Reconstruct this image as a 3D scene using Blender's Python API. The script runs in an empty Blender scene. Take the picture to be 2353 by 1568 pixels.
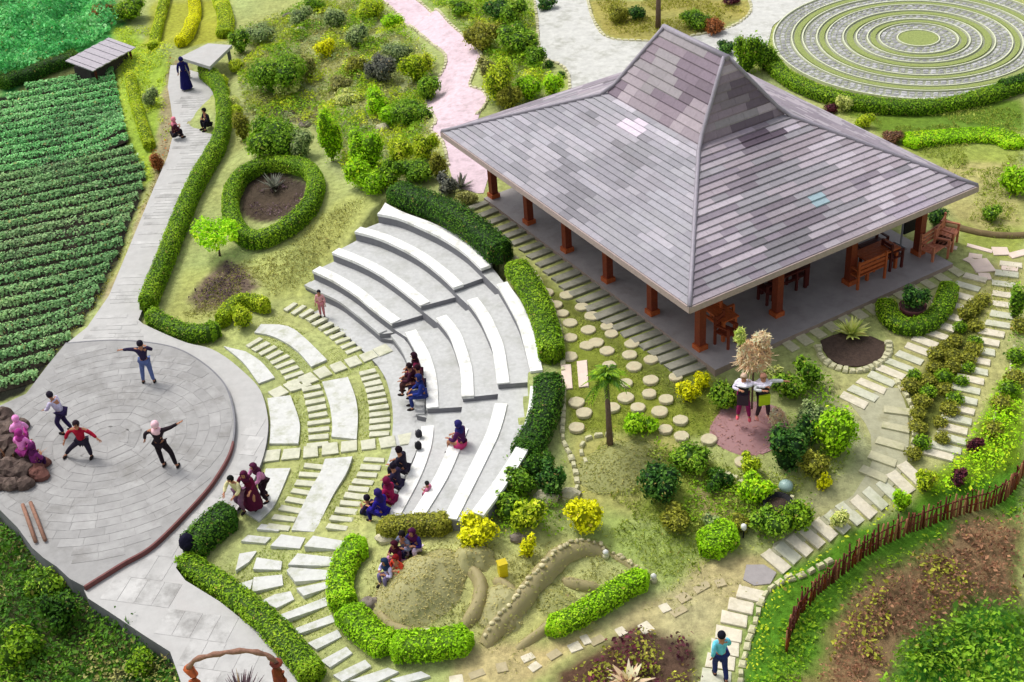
import bpy, bmesh, math, random
import numpy as np
from mathutils import Vector, Matrix
from mathutils.geometry import delaunay_2d_cdt
random.seed(7); RNG = np.random.default_rng(7)
S = bpy.context.scene
COL = S.collection
# ------------------------------------------------------------------ camera (solved from the arcs, the roof and the uprights)
F_, PIT, ROL, HC = 3210.0, math.radians(34.51), math.radians(-4.5), 26.0
CX, CY = 1176.5, 784.0
_cp, _sp = math.cos(PIT), math.sin(PIT)
FWD = np.array([0, _cp, -_sp]); _u0 = np.array([0, _sp, _cp]); _r0 = np.array([1., 0, 0])
RT = math.cos(ROL)*_r0 + math.sin(ROL)*_u0; UP = -math.sin(ROL)*_r0 + math.cos(ROL)*_u0
cam_d = bpy.data.cameras.new('camera'); cam = bpy.data.objects.new('camera', cam_d); COL.objects.link(cam)
cam_d.sensor_width = 36; cam_d.lens = 36*F_/2353; cam_d.clip_end = 3000; cam_d.clip_start = 0.5
cam.matrix_world = Matrix(((RT[0], UP[0], -FWD[0], 0), (RT[1], UP[1], -FWD[1], 0), (RT[2], UP[2], -FWD[2], HC), (0, 0, 0, 1)))
S.camera = cam
# ------------------------------------------------------------------ light: bright overcast, soft sun from the far left
SUN_EL, SUN_AZ = 60, -50     # azimuth measured from +Y towards +X
wd = bpy.data.worlds.new('World'); S.world = wd; wd.use_nodes = True
nt = wd.node_tree; bg = nt.nodes['Background']
sky = nt.nodes.new('ShaderNodeTexSky'); sky.sky_type = 'NISHITA'; sky.sun_disc = False
sky.sun_elevation = math.radians(SUN_EL); sky.sun_rotation = math.radians(SUN_AZ); sky.dust_density = 4; sky.air_density = .8; sky.ozone_density = .6
hsv = nt.nodes.new('ShaderNodeHueSaturation'); hsv.inputs['Saturation'].default_value = .35
nt.links.new(sky.outputs[0], hsv.inputs['Color']); nt.links.new(hsv.outputs[0], bg.inputs[0]); bg.inputs[1].default_value = .15
sl = bpy.data.lights.new('sun', 'SUN'); so = bpy.data.objects.new('sun', sl); COL.objects.link(so)
sl.energy = 1.3; sl.angle = math.radians(12); sl.color = (1, .97, .92)
_d = Vector((math.sin(math.radians(SUN_AZ))*math.cos(math.radians(SUN_EL)), math.cos(math.radians(SUN_AZ))*math.cos(math.radians(SUN_EL)), math.sin(math.radians(SUN_EL))))
so.rotation_euler = _d.to_track_quat('Z', 'Y').to_euler(); so.location = _d*60
S.view_settings.view_transform = 'Standard'; S.view_settings.look = 'None'; S.view_settings.gamma = 1
S.view_settings.exposure = 0.42
# ------------------------------------------------------------------ maths helpers
def W(x, y, z=0.):
    d = FWD + (x-CX)/F_*RT - (y-CY)/F_*UP
    t = (z-HC)/d[2]
    return np.array([t*d[0], t*d[1], z])
def PX(w):
    w = np.asarray(w, float) - [0, 0, HC]; d = w@FWD
    return CX + F_*(w@RT)/d, CY - F_*(w@UP)/d
CTRL = [(300,1000,-.1),(100,1000,-.1),(450,1150,-.1),(300,1250,-.1),(150,820,-.3),(350,650,-.05),(430,480,.0),(470,330,.05),(400,250,.05),(350,760,-.1),
 (80,700,-.5),(20,850,-.5),(200,500,-.5),(60,350,-.5),(230,250,-.5),(100,80,-.4),(300,60,-.2),(0,600,-.5),(150,620,-.5),(270,420,-.4),(0,950,-.5),
 (60,1400,-1.1),(250,1500,-1.1),(330,1568,-1.2),(0,1280,-.8),(150,1550,-1.4),(20,1215,-.35),(80,1285,-.35),(130,1330,-.35),(190,1380,-.35),(260,1430,-.4),(330,1475,-.4),(390,1520,-.4),(60,1265,-.35),(160,1360,-.35),(225,1410,-.38),(295,1455,-.4),(360,1500,-.4),
 (520,1450,-.05),(620,1540,-.05),(560,1560,-.05),(640,1150,0),(700,1000,0),(760,950,0),(850,1000,0),(860,1080,0),(800,1150,0),(750,1300,0),(650,1300,0),(700,850,0),(800,860,0),(650,760,0),(560,820,0),
 (750,1450,0),(850,1540,0),(620,1400,0),(700,700,.05),(830,1240,0),
 (500,600,.15),(600,460,.25),(560,250,.3),(700,200,.5),(650,650,.15),(600,700,.05),(850,300,.9),(900,150,.9),(750,60,.7),(560,80,.3),
 (690,640,.3),(740,560,.7),(790,500,1.1),(840,460,1.5),(900,430,1.7),(1000,400,1.8),(800,400,1.0),(700,330,.6),
 (1050,100,1.6),(1080,280,1.75),(1200,100,1.8),(1300,60,1.8),(1350,150,1.8),(1550,30,1.8),(1700,60,1.8),(1750,200,1.8),(1650,120,1.8),
 (1250,600,1.75),(1200,640,1.75),(1180,560,1.75),(1350,700,1.75),(1400,800,1.75),(1500,850,1.72),(1300,800,1.75),(1310,900,1.72),(1600,500,1.75),(1600,800,1.75),(1900,600,1.75),(1850,740,1.75),(1450,450,1.75),(1650,300,1.75),
 (2100,100,1.8),(1850,180,1.8),(2000,60,1.8),(2250,60,1.8),(2250,200,1.8),(2350,120,1.8),(2100,230,1.8),(1900,30,1.8),(2300,0,1.8),
 (2300,350,1.7),(2300,550,1.7),(2200,600,1.73),(2200,700,1.7),(2060,750,1.72),(2000,900,1.6),(2100,900,1.55),(2250,850,1.55),(2340,700,1.65),(2330,950,1.4),
 (2050,1050,1.2),(2160,1050,1.2),(1950,1050,1.35),(1900,1200,.8),(1990,1160,.9),(1750,1330,.3),(1800,1280,.5),(1700,1450,.05),(1650,1540,0),(2200,1100,1.1),(2080,1140,.95),
 (2330,1160,.9),(2200,1220,.2),(2050,1290,0),(1950,1360,-.2),(1880,1450,-.4),(2300,1300,-.5),(2150,1350,-.6),(2000,1480,-1.),(2200,1540,-1.2),(2350,1500,-1.2),(1820,1550,-.3),
 (1700,1000,1.45),(1600,1000,1.4),(1450,950,1.55),(1350,1000,1.4),(1290,1050,1.2),(1400,1080,1.15),(1320,1150,.75),(1500,1180,.7),(1600,1150,.85),(1700,1120,1.0),(1800,1080,1.2),(1650,1250,.45),(1780,1200,.7),(1850,950,1.6),
 (1150,1260,1.0),(1085,1192,1.75),(1060,1200,1.62),(1022,1204,1.42),(980,1208,1.22),(940,1212,1.02),(900,1218,.72),(865,1222,.4),(1120,1225,1.5),(1060,1230,1.2),(1000,1238,.85),(940,1245,.6),(890,1250,.35),(1200,1180,1.45),(1250,1250,.9),(1000,1310,.3),(1150,1330,.4),(950,1400,0),(1100,1450,0),(1250,1350,.1),(1400,1350,.1),(1400,1250,.35),(1300,1450,0),(1500,1450,0),(1200,1540,0),(1500,1540,0),(1000,1540,0),(1550,1330,.2),(860,1350,0)]
_cw = np.array([W(a, b, c) for a, b, c in CTRL])
def hgt(X, Y):
    X = np.atleast_1d(np.asarray(X, float)); Y = np.atleast_1d(np.asarray(Y, float)); sh = X.shape
    X = X.ravel(); Y = Y.ravel(); out = np.empty(len(X))
    for i in range(0, len(X), 20000):
        d2 = (X[i:i+20000, None]-_cw[:, 0])**2 + (Y[i:i+20000, None]-_cw[:, 1])**2
        w = np.exp(-d2/(2*1.25**2)) + 2e-4/(1+d2*d2*.01)
        out[i:i+20000] = (w@_cw[:, 2])/w.sum(1)
    return out.reshape(sh)
def h1(x, y): return float(hgt([x], [y])[0])
def G(x, y):
    z = .8
    for _ in range(14):
        p = W(x, y, z); z = .5*z + .5*h1(p[0], p[1])
    return W(x, y, z)
def GZ(x, y, z): return W(x, y, z)
def mpp(p):                 # metres per view pixel at a world point
    return float((np.asarray(p)-[0, 0, HC])@FWD)/F_
def inpoly(X, Y, poly):
    poly = np.asarray(poly)[:, :2]; n = len(poly); r = np.zeros(np.shape(X), bool); j = n-1
    for i in range(n):
        xi, yi = poly[i]; xj, yj = poly[j]
        c = ((yi > Y) != (yj > Y)) & (X < (xj-xi)*(Y-yi)/((yj-yi)+1e-12)+xi)
        r ^= c; j = i
    return r
def pdist(X, Y, poly, closed=True):
    poly = np.asarray(poly)[:, :2]; d = np.full(np.shape(X), 1e9); n = len(poly)
    for i in range(n if closed else n-1):
        a = poly[i]; b = poly[(i+1) % n]; ab = b-a; L = ab@ab+1e-12
        t = np.clip(((X-a[0])*ab[0]+(Y-a[1])*ab[1])/L, 0, 1)
        d = np.minimum(d, np.hypot(X-a[0]-t*ab[0], Y-a[1]-t*ab[1]))
    return d
def smooth(pts, n=8, closed=False):      # catmull-rom through points of any dimension
    P = [np.asarray(p, float) for p in pts]; out = []; m = len(P)
    for i in range(m if closed else m-1):
        if closed: p0, p1, p2, p3 = P[i-1], P[i], P[(i+1) % m], P[(i+2) % m]
        else: p0, p1, p2, p3 = P[max(i-1, 0)], P[i], P[i+1], P[min(i+2, m-1)]
        for k in range(n):
            t = k/n
            out.append(.5*((2*p1)+(-p0+p2)*t+(2*p0-5*p1+4*p2-p3)*t*t+(-p0+3*p1-3*p2+p3)*t**3))
    if not closed: out.append(P[-1])
    return np.array(out)
def resample(P, step=None, n=None, closed=False):
    P = np.asarray(P, float)
    if closed: P = np.vstack([P, P[:1]])
    L = np.r_[0, np.cumsum(np.linalg.norm(np.diff(P, axis=0), axis=1))]
    if n is None: n = max(2, int(round(L[-1]/step))+1)
    s = np.linspace(0, L[-1], n); Q = np.stack([np.interp(s, L, P[:, k]) for k in range(P.shape[1])], 1)
    return Q[:-1] if closed else Q
def line(pxs, z=None, step=.3, closed=False, n=None):   # smooth curve of world points from pixels
    P = [G(*p) if z is None else W(p[0], p[1], z) for p in pxs]
    return resample(smooth(P, 8, closed), step, n, closed)
def fbm(X, Y, s=1., seed=0):
    r = np.random.default_rng(seed); v = np.zeros(np.shape(X)); a = 1.
    for o in range(4):
        for k in range(3):
            th = r.uniform(0, 6.28); ph = r.uniform(0, 6.28); f = s*(2**o)*r.uniform(.7, 1.3)
            v = v + a*np.sin((X*math.cos(th)+Y*math.sin(th))*f+ph+1.3*np.sin((Y*math.cos(th)-X*math.sin(th))*f*.7+ph*2))
        a *= .55
    return v/5.
def lin(c):
    c = np.asarray(c, float)/255.
    return tuple(np.where(c <= .04045, c/12.92, ((c+.055)/1.055)**2.4))
# ------------------------------------------------------------------ materials
def nodes_of(name):
    m = bpy.data.materials.new(name); m.use_nodes = True; n = m.node_tree
    return m, n, n.nodes['Principled BSDF']
_mc = {}
def mat(name, rgb, rough=.8, var=.12, scale=6., bump=.15, bscale=40., spec=.3, stain=None, metal=0., attr=False):
    """plain procedural surface: base colour broken by two noises, fine bump, optional stains"""
    if name in _mc: return _mc[name]
    m, n, b = nodes_of(name); N = n.nodes; L = n.links
    c = lin(rgb)
    tc = N.new('ShaderNodeNewGeometry')
    no = N.new('ShaderNodeTexNoise'); no.inputs['Scale'].default_value = scale; no.inputs['Detail'].default_value = 6; no.inputs['Roughness'].default_value = .65
    L.new(tc.outputs['Position'], no.inputs['Vector'])
    cr = N.new('ShaderNodeMapRange'); cr.inputs['From Min'].default_value = .3; cr.inputs['From Max'].default_value = .7; cr.inputs['To Min'].default_value = 1-var; cr.inputs['To Max'].default_value = 1+var
    L.new(no.outputs[0], cr.inputs[0])
    mx = N.new('ShaderNodeMix'); mx.data_type = 'RGBA'; mx.blend_type = 'MULTIPLY'; mx.inputs[0].default_value = 1
    if attr:
        at = N.new('ShaderNodeAttribute'); at.attribute_name = 'col'; L.new(at.outputs['Color'], mx.inputs[6])
    else: mx.inputs[6].default_value = (*c, 1)
    cb = N.new('ShaderNodeCombineColor')
    for k in range(3): L.new(cr.outputs[0], cb.inputs[k])
    L.new(cb.outputs[0], mx.inputs[7]); last = mx.outputs[2]
    if stain:
        n2 = N.new('ShaderNodeTexNoise'); n2.inputs['Scale'].default_value = stain[1]; n2.inputs['Detail'].default_value = 8; n2.inputs['Roughness'].default_value = .7
        L.new(tc.outputs['Position'], n2.inputs['Vector'])
        r2 = N.new('ShaderNodeMapRange'); r2.inputs['From Min'].default_value = .5; r2.inputs['From Max'].default_value = .68; r2.inputs['To Max'].default_value = stain[2]
        L.new(n2.outputs[0], r2.inputs[0])
        m2 = N.new('ShaderNodeMix'); m2.data_type = 'RGBA'; L.new(r2.outputs[0], m2.inputs[0]); L.new(last, m2.inputs[6]); m2.inputs[7].default_value = (*lin(stain[0]), 1); last = m2.outputs[2]
    L.new(last, b.inputs['Base Color'])
    b.inputs['Roughness'].default_value = rough; b.inputs['Specular IOR Level'].default_value = spec; b.inputs['Metallic'].default_value = metal
    if bump:
        n3 = N.new('ShaderNodeTexNoise'); n3.inputs['Scale'].default_value = bscale; n3.inputs['Detail'].default_value = 4; L.new(tc.outputs['Position'], n3.inputs['Vector'])
        bp = N.new('ShaderNodeBump'); bp.inputs['Strength'].default_value = bump; bp.inputs['Distance'].default_value = .03
        L.new(n3.outputs[0], bp.inputs['Height']); L.new(bp.outputs[0], b.inputs['Normal'])
    _mc[name] = m; return m
def leafmat():
    if 'leaf' in _mc: return _mc['leaf']
    m, n, b = nodes_of('foliage'); N = n.nodes; L = n.links
    at = N.new('ShaderNodeAttribute'); at.attribute_name = 'col'
    L.new(at.outputs['Color'], b.inputs['Base Color']); b.inputs['Roughness'].default_value = .62; b.inputs['Specular IOR Level'].default_value = .25
    tr = N.new('ShaderNodeBsdfTranslucent'); L.new(at.outputs['Color'], tr.inputs[0])
    mx = N.new('ShaderNodeMixShader'); mx.inputs[0].default_value = .28
    L.new(b.outputs[0], mx.inputs[1]); L.new(tr.outputs[0], mx.inputs[2]); L.new(mx.outputs[0], n.nodes['Material Output'].inputs[0])
    _mc['leaf'] = m; return m
# ------------------------------------------------------------------ object helpers
def put(name, me, parent=None, m=None, **props):
    o = bpy.data.objects.new(name, me); COL.objects.link(o)
    if m is not None and me is not None and not me.materials: me.materials.append(m)
    if parent is not None: o.parent = parent
    for k, v in props.items(): o[k] = v
    return o
def tag(o, label=None, cat=None, group=None, kind=None):
    if label: o['label'] = label
    if cat: o['category'] = cat
    if group: o['group'] = group
    if kind: o['kind'] = kind
    return o
def thing(name, label, cat, loc=(0, 0, 0), rz=0, group=None):
    o = put(name, None); o.location = [float(v) for v in loc]; o.rotation_euler = (0, 0, rz); o.empty_display_size = .2
    return tag(o, label, cat, group)
def local(o):        # shift geometry given in world coordinates under a parent at a location
    return o
def pm(name, V, Fs, cols=None, shade=False):
    me = bpy.data.meshes.new(name); me.from_pydata([tuple(map(float, v)) for v in V], [], [tuple(f) for f in Fs])
    if cols is not None:
        at = me.color_attributes.new('col', 'FLOAT_COLOR', 'POINT'); c = np.ones((len(V), 4), np.float32); c[:, :3] = cols; at.data.foreach_set('color', c.ravel())
    if shade: me.polygons.foreach_set('use_smooth', [True]*len(me.polygons))
    me.update(); return me
def quadmesh(name, V, Q, cols, smoothf=None):
    """fast numpy mesh of quads; cols per vertex"""
    me = bpy.data.meshes.new(name); V = np.asarray(V, np.float32); Q = np.asarray(Q, np.int32)
    me.vertices.add(len(V)); me.vertices.foreach_set('co', V.ravel())
    me.loops.add(Q.size); me.loops.foreach_set('vertex_index', Q.ravel())
    me.polygons.add(len(Q)); me.polygons.foreach_set('loop_start', np.arange(len(Q), dtype=np.int32)*4)
    me.polygons.foreach_set('use_smooth', np.zeros(len(Q), bool) if smoothf is None else np.asarray(smoothf, bool))
    me.update(calc_edges=True)
    at = me.color_attributes.new('col', 'FLOAT_COLOR', 'POINT'); c = np.ones((len(V), 4), np.float32); c[:, :3] = cols; at.data.foreach_set('color', c.ravel())
    return me
def leaves(P, Nrm, size, cols, aspect=.55, up=.25, jit=.7, rng=RNG):
    """rhombic leaves at P facing roughly Nrm; returns V,Q,C"""
    n = len(P); P = np.asarray(P); Nn = np.asarray(Nrm)+rng.normal(0, jit, (n, 3)); Nn[:, 2] += up
    Nn /= np.linalg.norm(Nn, axis=1)[:, None]+1e-9
    a = rng.normal(0, 1, (n, 3)); t = np.cross(Nn, a); t /= np.linalg.norm(t, axis=1)[:, None]+1e-9; b = np.cross(Nn, t)
    s = (np.asarray(size)*np.clip(rng.lognormal(-.05, .34, n), .4, 2.1))[:, None]
    V = np.stack([P-t*s*.5, P+b*s*.5*aspect+Nn*s*.06, P+t*s*.5-Nn*s*.08, P-b*s*.5*aspect+Nn*s*.06], 1).reshape(-1, 3)
    Q = np.arange(4*n).reshape(-1, 4); C = np.repeat(cols, 4, 0)
    return V, Q, C
def mixcols(n, pal, P=None, var=.22, rng=RNG, cl=2.2, seed=3):
    """per-leaf colour from a palette, clumped by noise, with random lightness"""
    pal = np.array([lin(c) for c in pal]); k = len(pal)
    if P is not None:
        f = fbm(P[:, 0]+P[:, 2]*.7, P[:, 1]-P[:, 2]*.5, cl, seed)*.5+.5
        u = np.clip(f+rng.normal(0, .22, n), 0, .999)
    else: u = rng.random(n)
    x = u*(k-1); i = np.clip(x.astype(int), 0, k-2) if k > 1 else np.zeros(n, int)
    c = pal[i]*(1-(x-i))[:, None]+pal[np.minimum(i+1, k-1)]*(x-i)[:, None]
    br_ = rng.random(n) < .02; c[br_] = c[br_]*.3+np.array(lin((150, 130, 80)))*.7
    return np.clip(c*np.array([1.52, 1.44, 1.25])*(1+rng.normal(0, var, n))[:, None], .004, .9)
class MB:
    def __init__(s): s.V = []; s.Q = []; s.C = []; s.n = 0; s.sm = []
    def add(s, V, Q, C, sm=False):
        V = np.asarray(V, float); Q = np.asarray(Q, int)
        C = np.broadcast_to(np.asarray(C, float), V.shape) if np.ndim(C) == 1 else np.asarray(C)
        s.V.append(V); s.Q.append(Q+s.n); s.C.append(C); s.n += len(V); s.sm.append(np.full(len(Q), sm))
    def build(s, name, parent=None, m=None, **k):
        if not s.V: return None
        me = quadmesh(name, np.vstack(s.V), np.vstack(s.Q), np.vstack(s.C), np.concatenate(s.sm))
        return put(name, me, parent, m or leafmat(), **k)
def blob(c, r, nu=14, nv=9, amp=.12, seed=0, zcut=-.3):
    """rough ellipsoid made of quads"""
    th = np.linspace(0, 2*math.pi, nu, endpoint=False); ph = np.linspace(zcut*math.pi/2, math.pi/2*.98, nv)
    T, Pp = np.meshgrid(th, ph); x = np.cos(Pp)*np.cos(T); y = np.cos(Pp)*np.sin(T); z = np.sin(Pp)
    q = 1+amp*fbm(x*2+seed*3.1+z, y*2+z*1.7-seed, 2.2, seed % 97)
    V = np.stack([c[0]+x*r[0]*q, c[1]+y*r[1]*q, c[2]+z*r[2]*q], -1).reshape(-1, 3)
    Q = [(j*nu+i, j*nu+(i+1) % nu, (j+1)*nu+(i+1) % nu, (j+1)*nu+i) for j in range(nv-1) for i in range(nu)]
    N = np.stack([x/r[0], y/r[1], z/r[2]], -1).reshape(-1, 3); N /= np.linalg.norm(N, axis=1)[:, None]
    return V, Q, N
UNITBOX = None
def box_mesh(name, bev=.06, jag=0., seed=0):
    """bevelled unit slab -.5...5, top at z=0, bottom at -1"""
    r = random.Random(seed); V = []; e = .5
    def ring(k, z): return [(sx*(e-k), sy*(e-k), z) for sx, sy in ((-1, -1), (1, -1), (1, 1), (-1, 1))]
    V = ring(bev, 0)+ring(0, -bev*2)+ring(0, -1)
    if jag: V = [(x+r.uniform(-jag, jag), y+r.uniform(-jag, jag), z) for x, y, z in V[:8]]+V[8:]
    Fs = [(0, 1, 2, 3)]+[(4+i, 4+(i+1) % 4, (i+1) % 4, i) for i in range(4)]+[(8+i, 8+(i+1) % 4, 4+(i+1) % 4, 4+i) for i in range(4)]
    return pm(name, V, Fs)
def bxm(name, sx, sy, sz, c=(0, 0, 0), m=None, parent=None, rz=0, **k):
    V = [(x*sx/2+c[0], y*sy/2+c[1], z*sz/2+c[2]) for z in (-1, 1) for x, y in ((-1, -1), (1, -1), (1, 1), (-1, 1))]
    if rz:
        cr, sr = math.cos(rz), math.sin(rz); V = [(c[0]+(x-c[0])*cr-(y-c[1])*sr, c[1]+(x-c[0])*sr+(y-c[1])*cr, z) for x, y, z in V]
    me = pm(name, V, [(3, 2, 1, 0), (4, 5, 6, 7), (0, 1, 5, 4), (1, 2, 6, 5), (2, 3, 7, 6), (3, 0, 4, 7)])
    return put(name, me, parent, m, **k)
def tube(pts, rad, ns=8, closed=False):
    P = [Vector(p) for p in pts]; n = len(P); V = []; Fs = []
    if np.ndim(rad) == 0: rad = [rad]*n
    for i in range(n):
        a = P[i-1] if (i > 0 or closed) else P[i]; b = P[(i+1) % n] if (i < n-1 or closed) else P[i]
        t = (b-a).normalized(); u = t.cross(Vector((0, 0, 1)))
        if u.length < .05: u = t.cross(Vector((1, 0, 0)))
        u.normalize(); v = t.cross(u)
        for k in range(ns):
            an = 2*math.pi*k/ns; V.append(P[i]+(u*math.cos(an)+v*math.sin(an))*rad[i])
    for i in range(n if closed else n-1):
        for k in range(ns): Fs.append((i*ns+k, i*ns+(k+1) % ns, ((i+1) % n)*ns+(k+1) % ns, ((i+1) % n)*ns+k))
    if not closed: Fs.append(tuple(range(ns-1, -1, -1))); Fs.append(tuple((n-1)*ns+k for k in range(ns)))
    return [tuple(v) for v in V], Fs
def tubeo(name, pts, rad, m, parent=None, ns=8, **k):
    V, Fs = tube(pts, rad, ns); return put(name, pm(name, V, Fs, shade=True), parent, m, **k)
def cdt(poly, interior=None):
    poly = np.asarray(poly)[:, :2]; n = len(poly); pts = [Vector(p) for p in poly]
    if interior is not None: pts += [Vector(p) for p in interior]
    v, e, f, *_ = delaunay_2d_cdt(pts, [(i, (i+1) % n) for i in range(n)], [], 1, 1e-5)
    return np.array([tuple(x) for x in v]), f
def prism(name, poly, zt, zb, m, parent=None, mside=None, **k):
    """solid with flat top at zt"""
    poly = np.asarray(poly)[:, :2]
    a = .5*np.sum(poly[:, 0]*np.roll(poly[:, 1], -1)-poly[:, 1]*np.roll(poly[:, 0], -1))
    if a < 0: poly = poly[::-1]
    v2, f2 = cdt(poly); V = [(x, y, zt) for x, y in v2]; Fs = []
    for f in f2:
        A = v2[list(f)]; s = np.sum(A[:, 0]*np.roll(A[:, 1], -1)-A[:, 1]*np.roll(A[:, 0], -1)); Fs.append(tuple(f) if s > 0 else tuple(f[::-1]))
    nt_ = len(Fs); b = len(V); n = len(poly)
    V += [(x, y, zt) for x, y in poly]+[(x, y, zb) for x, y in poly]
    Fs += [(b+i, b+n+i, b+n+(i+1) % n, b+(i+1) % n) for i in range(n)]
    Fs += [tuple(b+n+i for i in range(n-1, -1, -1))]
    me = pm(name, V, Fs); me.materials.append(m)
    if mside:
        me.materials.append(mside)
        for i, p in enumerate(me.polygons):
            if i >= nt_: p.material_index = 1
    return put(name, me, parent, None, **k)
def drape(name, poly, off, m, parent=None, step=.45, skirt=.15, **k):
    """a sheet that follows the ground, `off` above it, with a short skirt"""
    poly = np.asarray(poly)[:, :2]; poly = resample(poly, step, closed=True)
    lo, hi = poly.min(0), poly.max(0)
    X, Y = np.meshgrid(np.arange(lo[0], hi[0], step), np.arange(lo[1], hi[1], step)); X = X.ravel(); Y = Y.ravel()
    ok = inpoly(X, Y, poly) & (pdist(X, Y, poly) > step*.4)
    v2, f2 = cdt(poly, np.stack([X[ok], Y[ok]], 1)); Z = hgt(v2[:, 0], v2[:, 1])+off
    V = [(x, y, z) for (x, y), z in zip(v2, Z)]; Fs = []
    for f in f2:
        A = v2[list(f)]; s = np.sum(A[:, 0]*np.roll(A[:, 1], -1)-A[:, 1]*np.roll(A[:, 0], -1)); Fs.append(tuple(f) if s > 0 else tuple(f[::-1]))
    b = len(V); n = len(poly); zz = hgt(poly[:, 0], poly[:, 1])+off
    V += [(poly[i][0], poly[i][1], zz[i]) for i in range(n)]+[(poly[i][0], poly[i][1], zz[i]-skirt) for i in range(n)]
    Fs += [(b+i, b+n+i, b+n+(i+1) % n, b+(i+1) % n) for i in range(n)]
    return put(name, pm(name, V, Fs), parent, m, **k)
def wpoly(pxs, z=None): return np.array([G(*p) if z is None else W(p[0], p[1], z) for p in pxs])
# ------------------------------------------------------------------ common materials
M_white = mat('pale_seat_concrete', (232, 232, 228), .8, .07, 5, .15, 60, stain=((178, 178, 166), 2.2, .75))
M_floor = mat('terrace_concrete', (186, 187, 185), .88, .12, 7, .2, 60, stain=((160, 161, 154), 1.3, .7))
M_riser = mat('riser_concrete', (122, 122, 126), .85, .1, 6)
M_plaza = mat('plaza_stone', (152, 151, 149), .85, .1, 3, .12, 50, stain=((128, 127, 124), .7, .7))
M_plaza2 = mat('walk_stone', (178, 177, 174), .8, .08, 3, .12, 50, stain=((176, 172, 168), .9, .5))
M_joint = mat('joint_mortar', (150, 148, 144), .9, .1)
M_maroon = mat('maroon_paint', (112, 66, 64), .6, .15, 8)
M_slab = mat('stepping_slab', (198, 198, 176), .88, .12, 7, .25, 60, stain=((160, 164, 124), 2.8, .6))
M_slabd = mat('grey_slab', (140, 138, 124), .85, .14, 9, .2, 60, stain=((92, 95, 72), 2.4, .6))
M_slabw = mat('warm_slab', (214, 206, 184), .88, .12, 7, .25, 60, stain=((176, 168, 134), 3.2, .6))
M_court = mat('court_slab', (202, 203, 198), .88, .1, 6, .15, 60, stain=((156, 160, 128), 2.4, .7))
M_curb = mat('pale_kerb', (196, 192, 156), .85, .15, 9, .3, 30, stain=((165, 165, 120), 3, .6))
M_pink = mat('pink_paving', (210, 188, 196), .88, .13, 5, .2, 30, stain=((166, 146, 150), 2.2, .7))
M_greyp = mat('grey_path', (194, 194, 188), .88, .13, 4, .3, 40, stain=((146, 146, 132), 1.4, .75))
M_wood = mat('red_brown_wood', (120, 52, 30), .5, .25, 12, .2, 50)
M_woodo = mat('orange_wood', (176, 88, 44), .5, .25, 12, .2, 50)
M_woodd = mat('dark_red_wood', (84, 30, 24), .5, .25, 12, .2, 50)
M_soil = mat('dark_soil', (70, 56, 48), .95, .35, 9, .6, 20)
M_rock = mat('rock', (128, 118, 108), .9, .3, 4, .6, 12, stain=((90, 80, 70), 2.5, .7))
M_rockl = mat('pale_rock', (196, 190, 160), .9, .2, 6, .5, 16, stain=((150, 148, 110), 3, .7))
M_black = mat('black_cloth', (26, 25, 30), .8, .2)
M_trunk = mat('bark', (112, 92, 82), .9, .3, 14, .6, 30)
# ================================================================== GROUND
AMPH_PX = [(690,690),(701,657),(719,624),(764,582),(816,534),(868,490),(885,470),(928,494),(991,517),(1054,547),(1105,577),(1140,620),(1176,650),(1214,710),(1233,773),(1245,845),(1245,890),(1232,960),(1205,1030),(1150,1110),(1080,1192),(960,1200),(850,1212),(868,1160),(895,1090),(908,1000),(905,920),(885,850),(850,800),(770,735)]
STA_A = [(150,790),(250,783),(330,787),(400,800),(455,828),(500,866),(524,904),(537,967),(529,1030),(499,1088),(455,1145),(353,1248),(277,1294),(192,1347)]
amph_w = np.array([W(x, y, .9) for x, y in AMPH_PX])
def gcoords(lo, hi, st, far):
    core = np.arange(lo, hi+1e-6, st); k = st*np.cumsum(1.35**np.arange(1, far)); return np.r_[lo-k[::-1], core, hi+k]
gx = gcoords(-27, 27, .2, 24); gy = gcoords(18, 68, .2, 24)
GX, GY = np.meshgrid(gx, gy); 
GZZ = hgt(GX, GY)
ins = inpoly(GX, GY, amph_w) & (pdist(GX, GY, amph_w) > .35)
GZZ[ins] = -.25
core = (abs(GX) < 30) & (GY > 15) & (GY < 72)
GZZ = GZZ + np.where(core, .02*fbm(GX, GY, 1.1, 5), 0)
GZZ[(~core)] = np.where(GY[~core] < 20, GZZ[~core]-.5, GZZ[~core])
BASE = (150, 154, 100)
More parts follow.
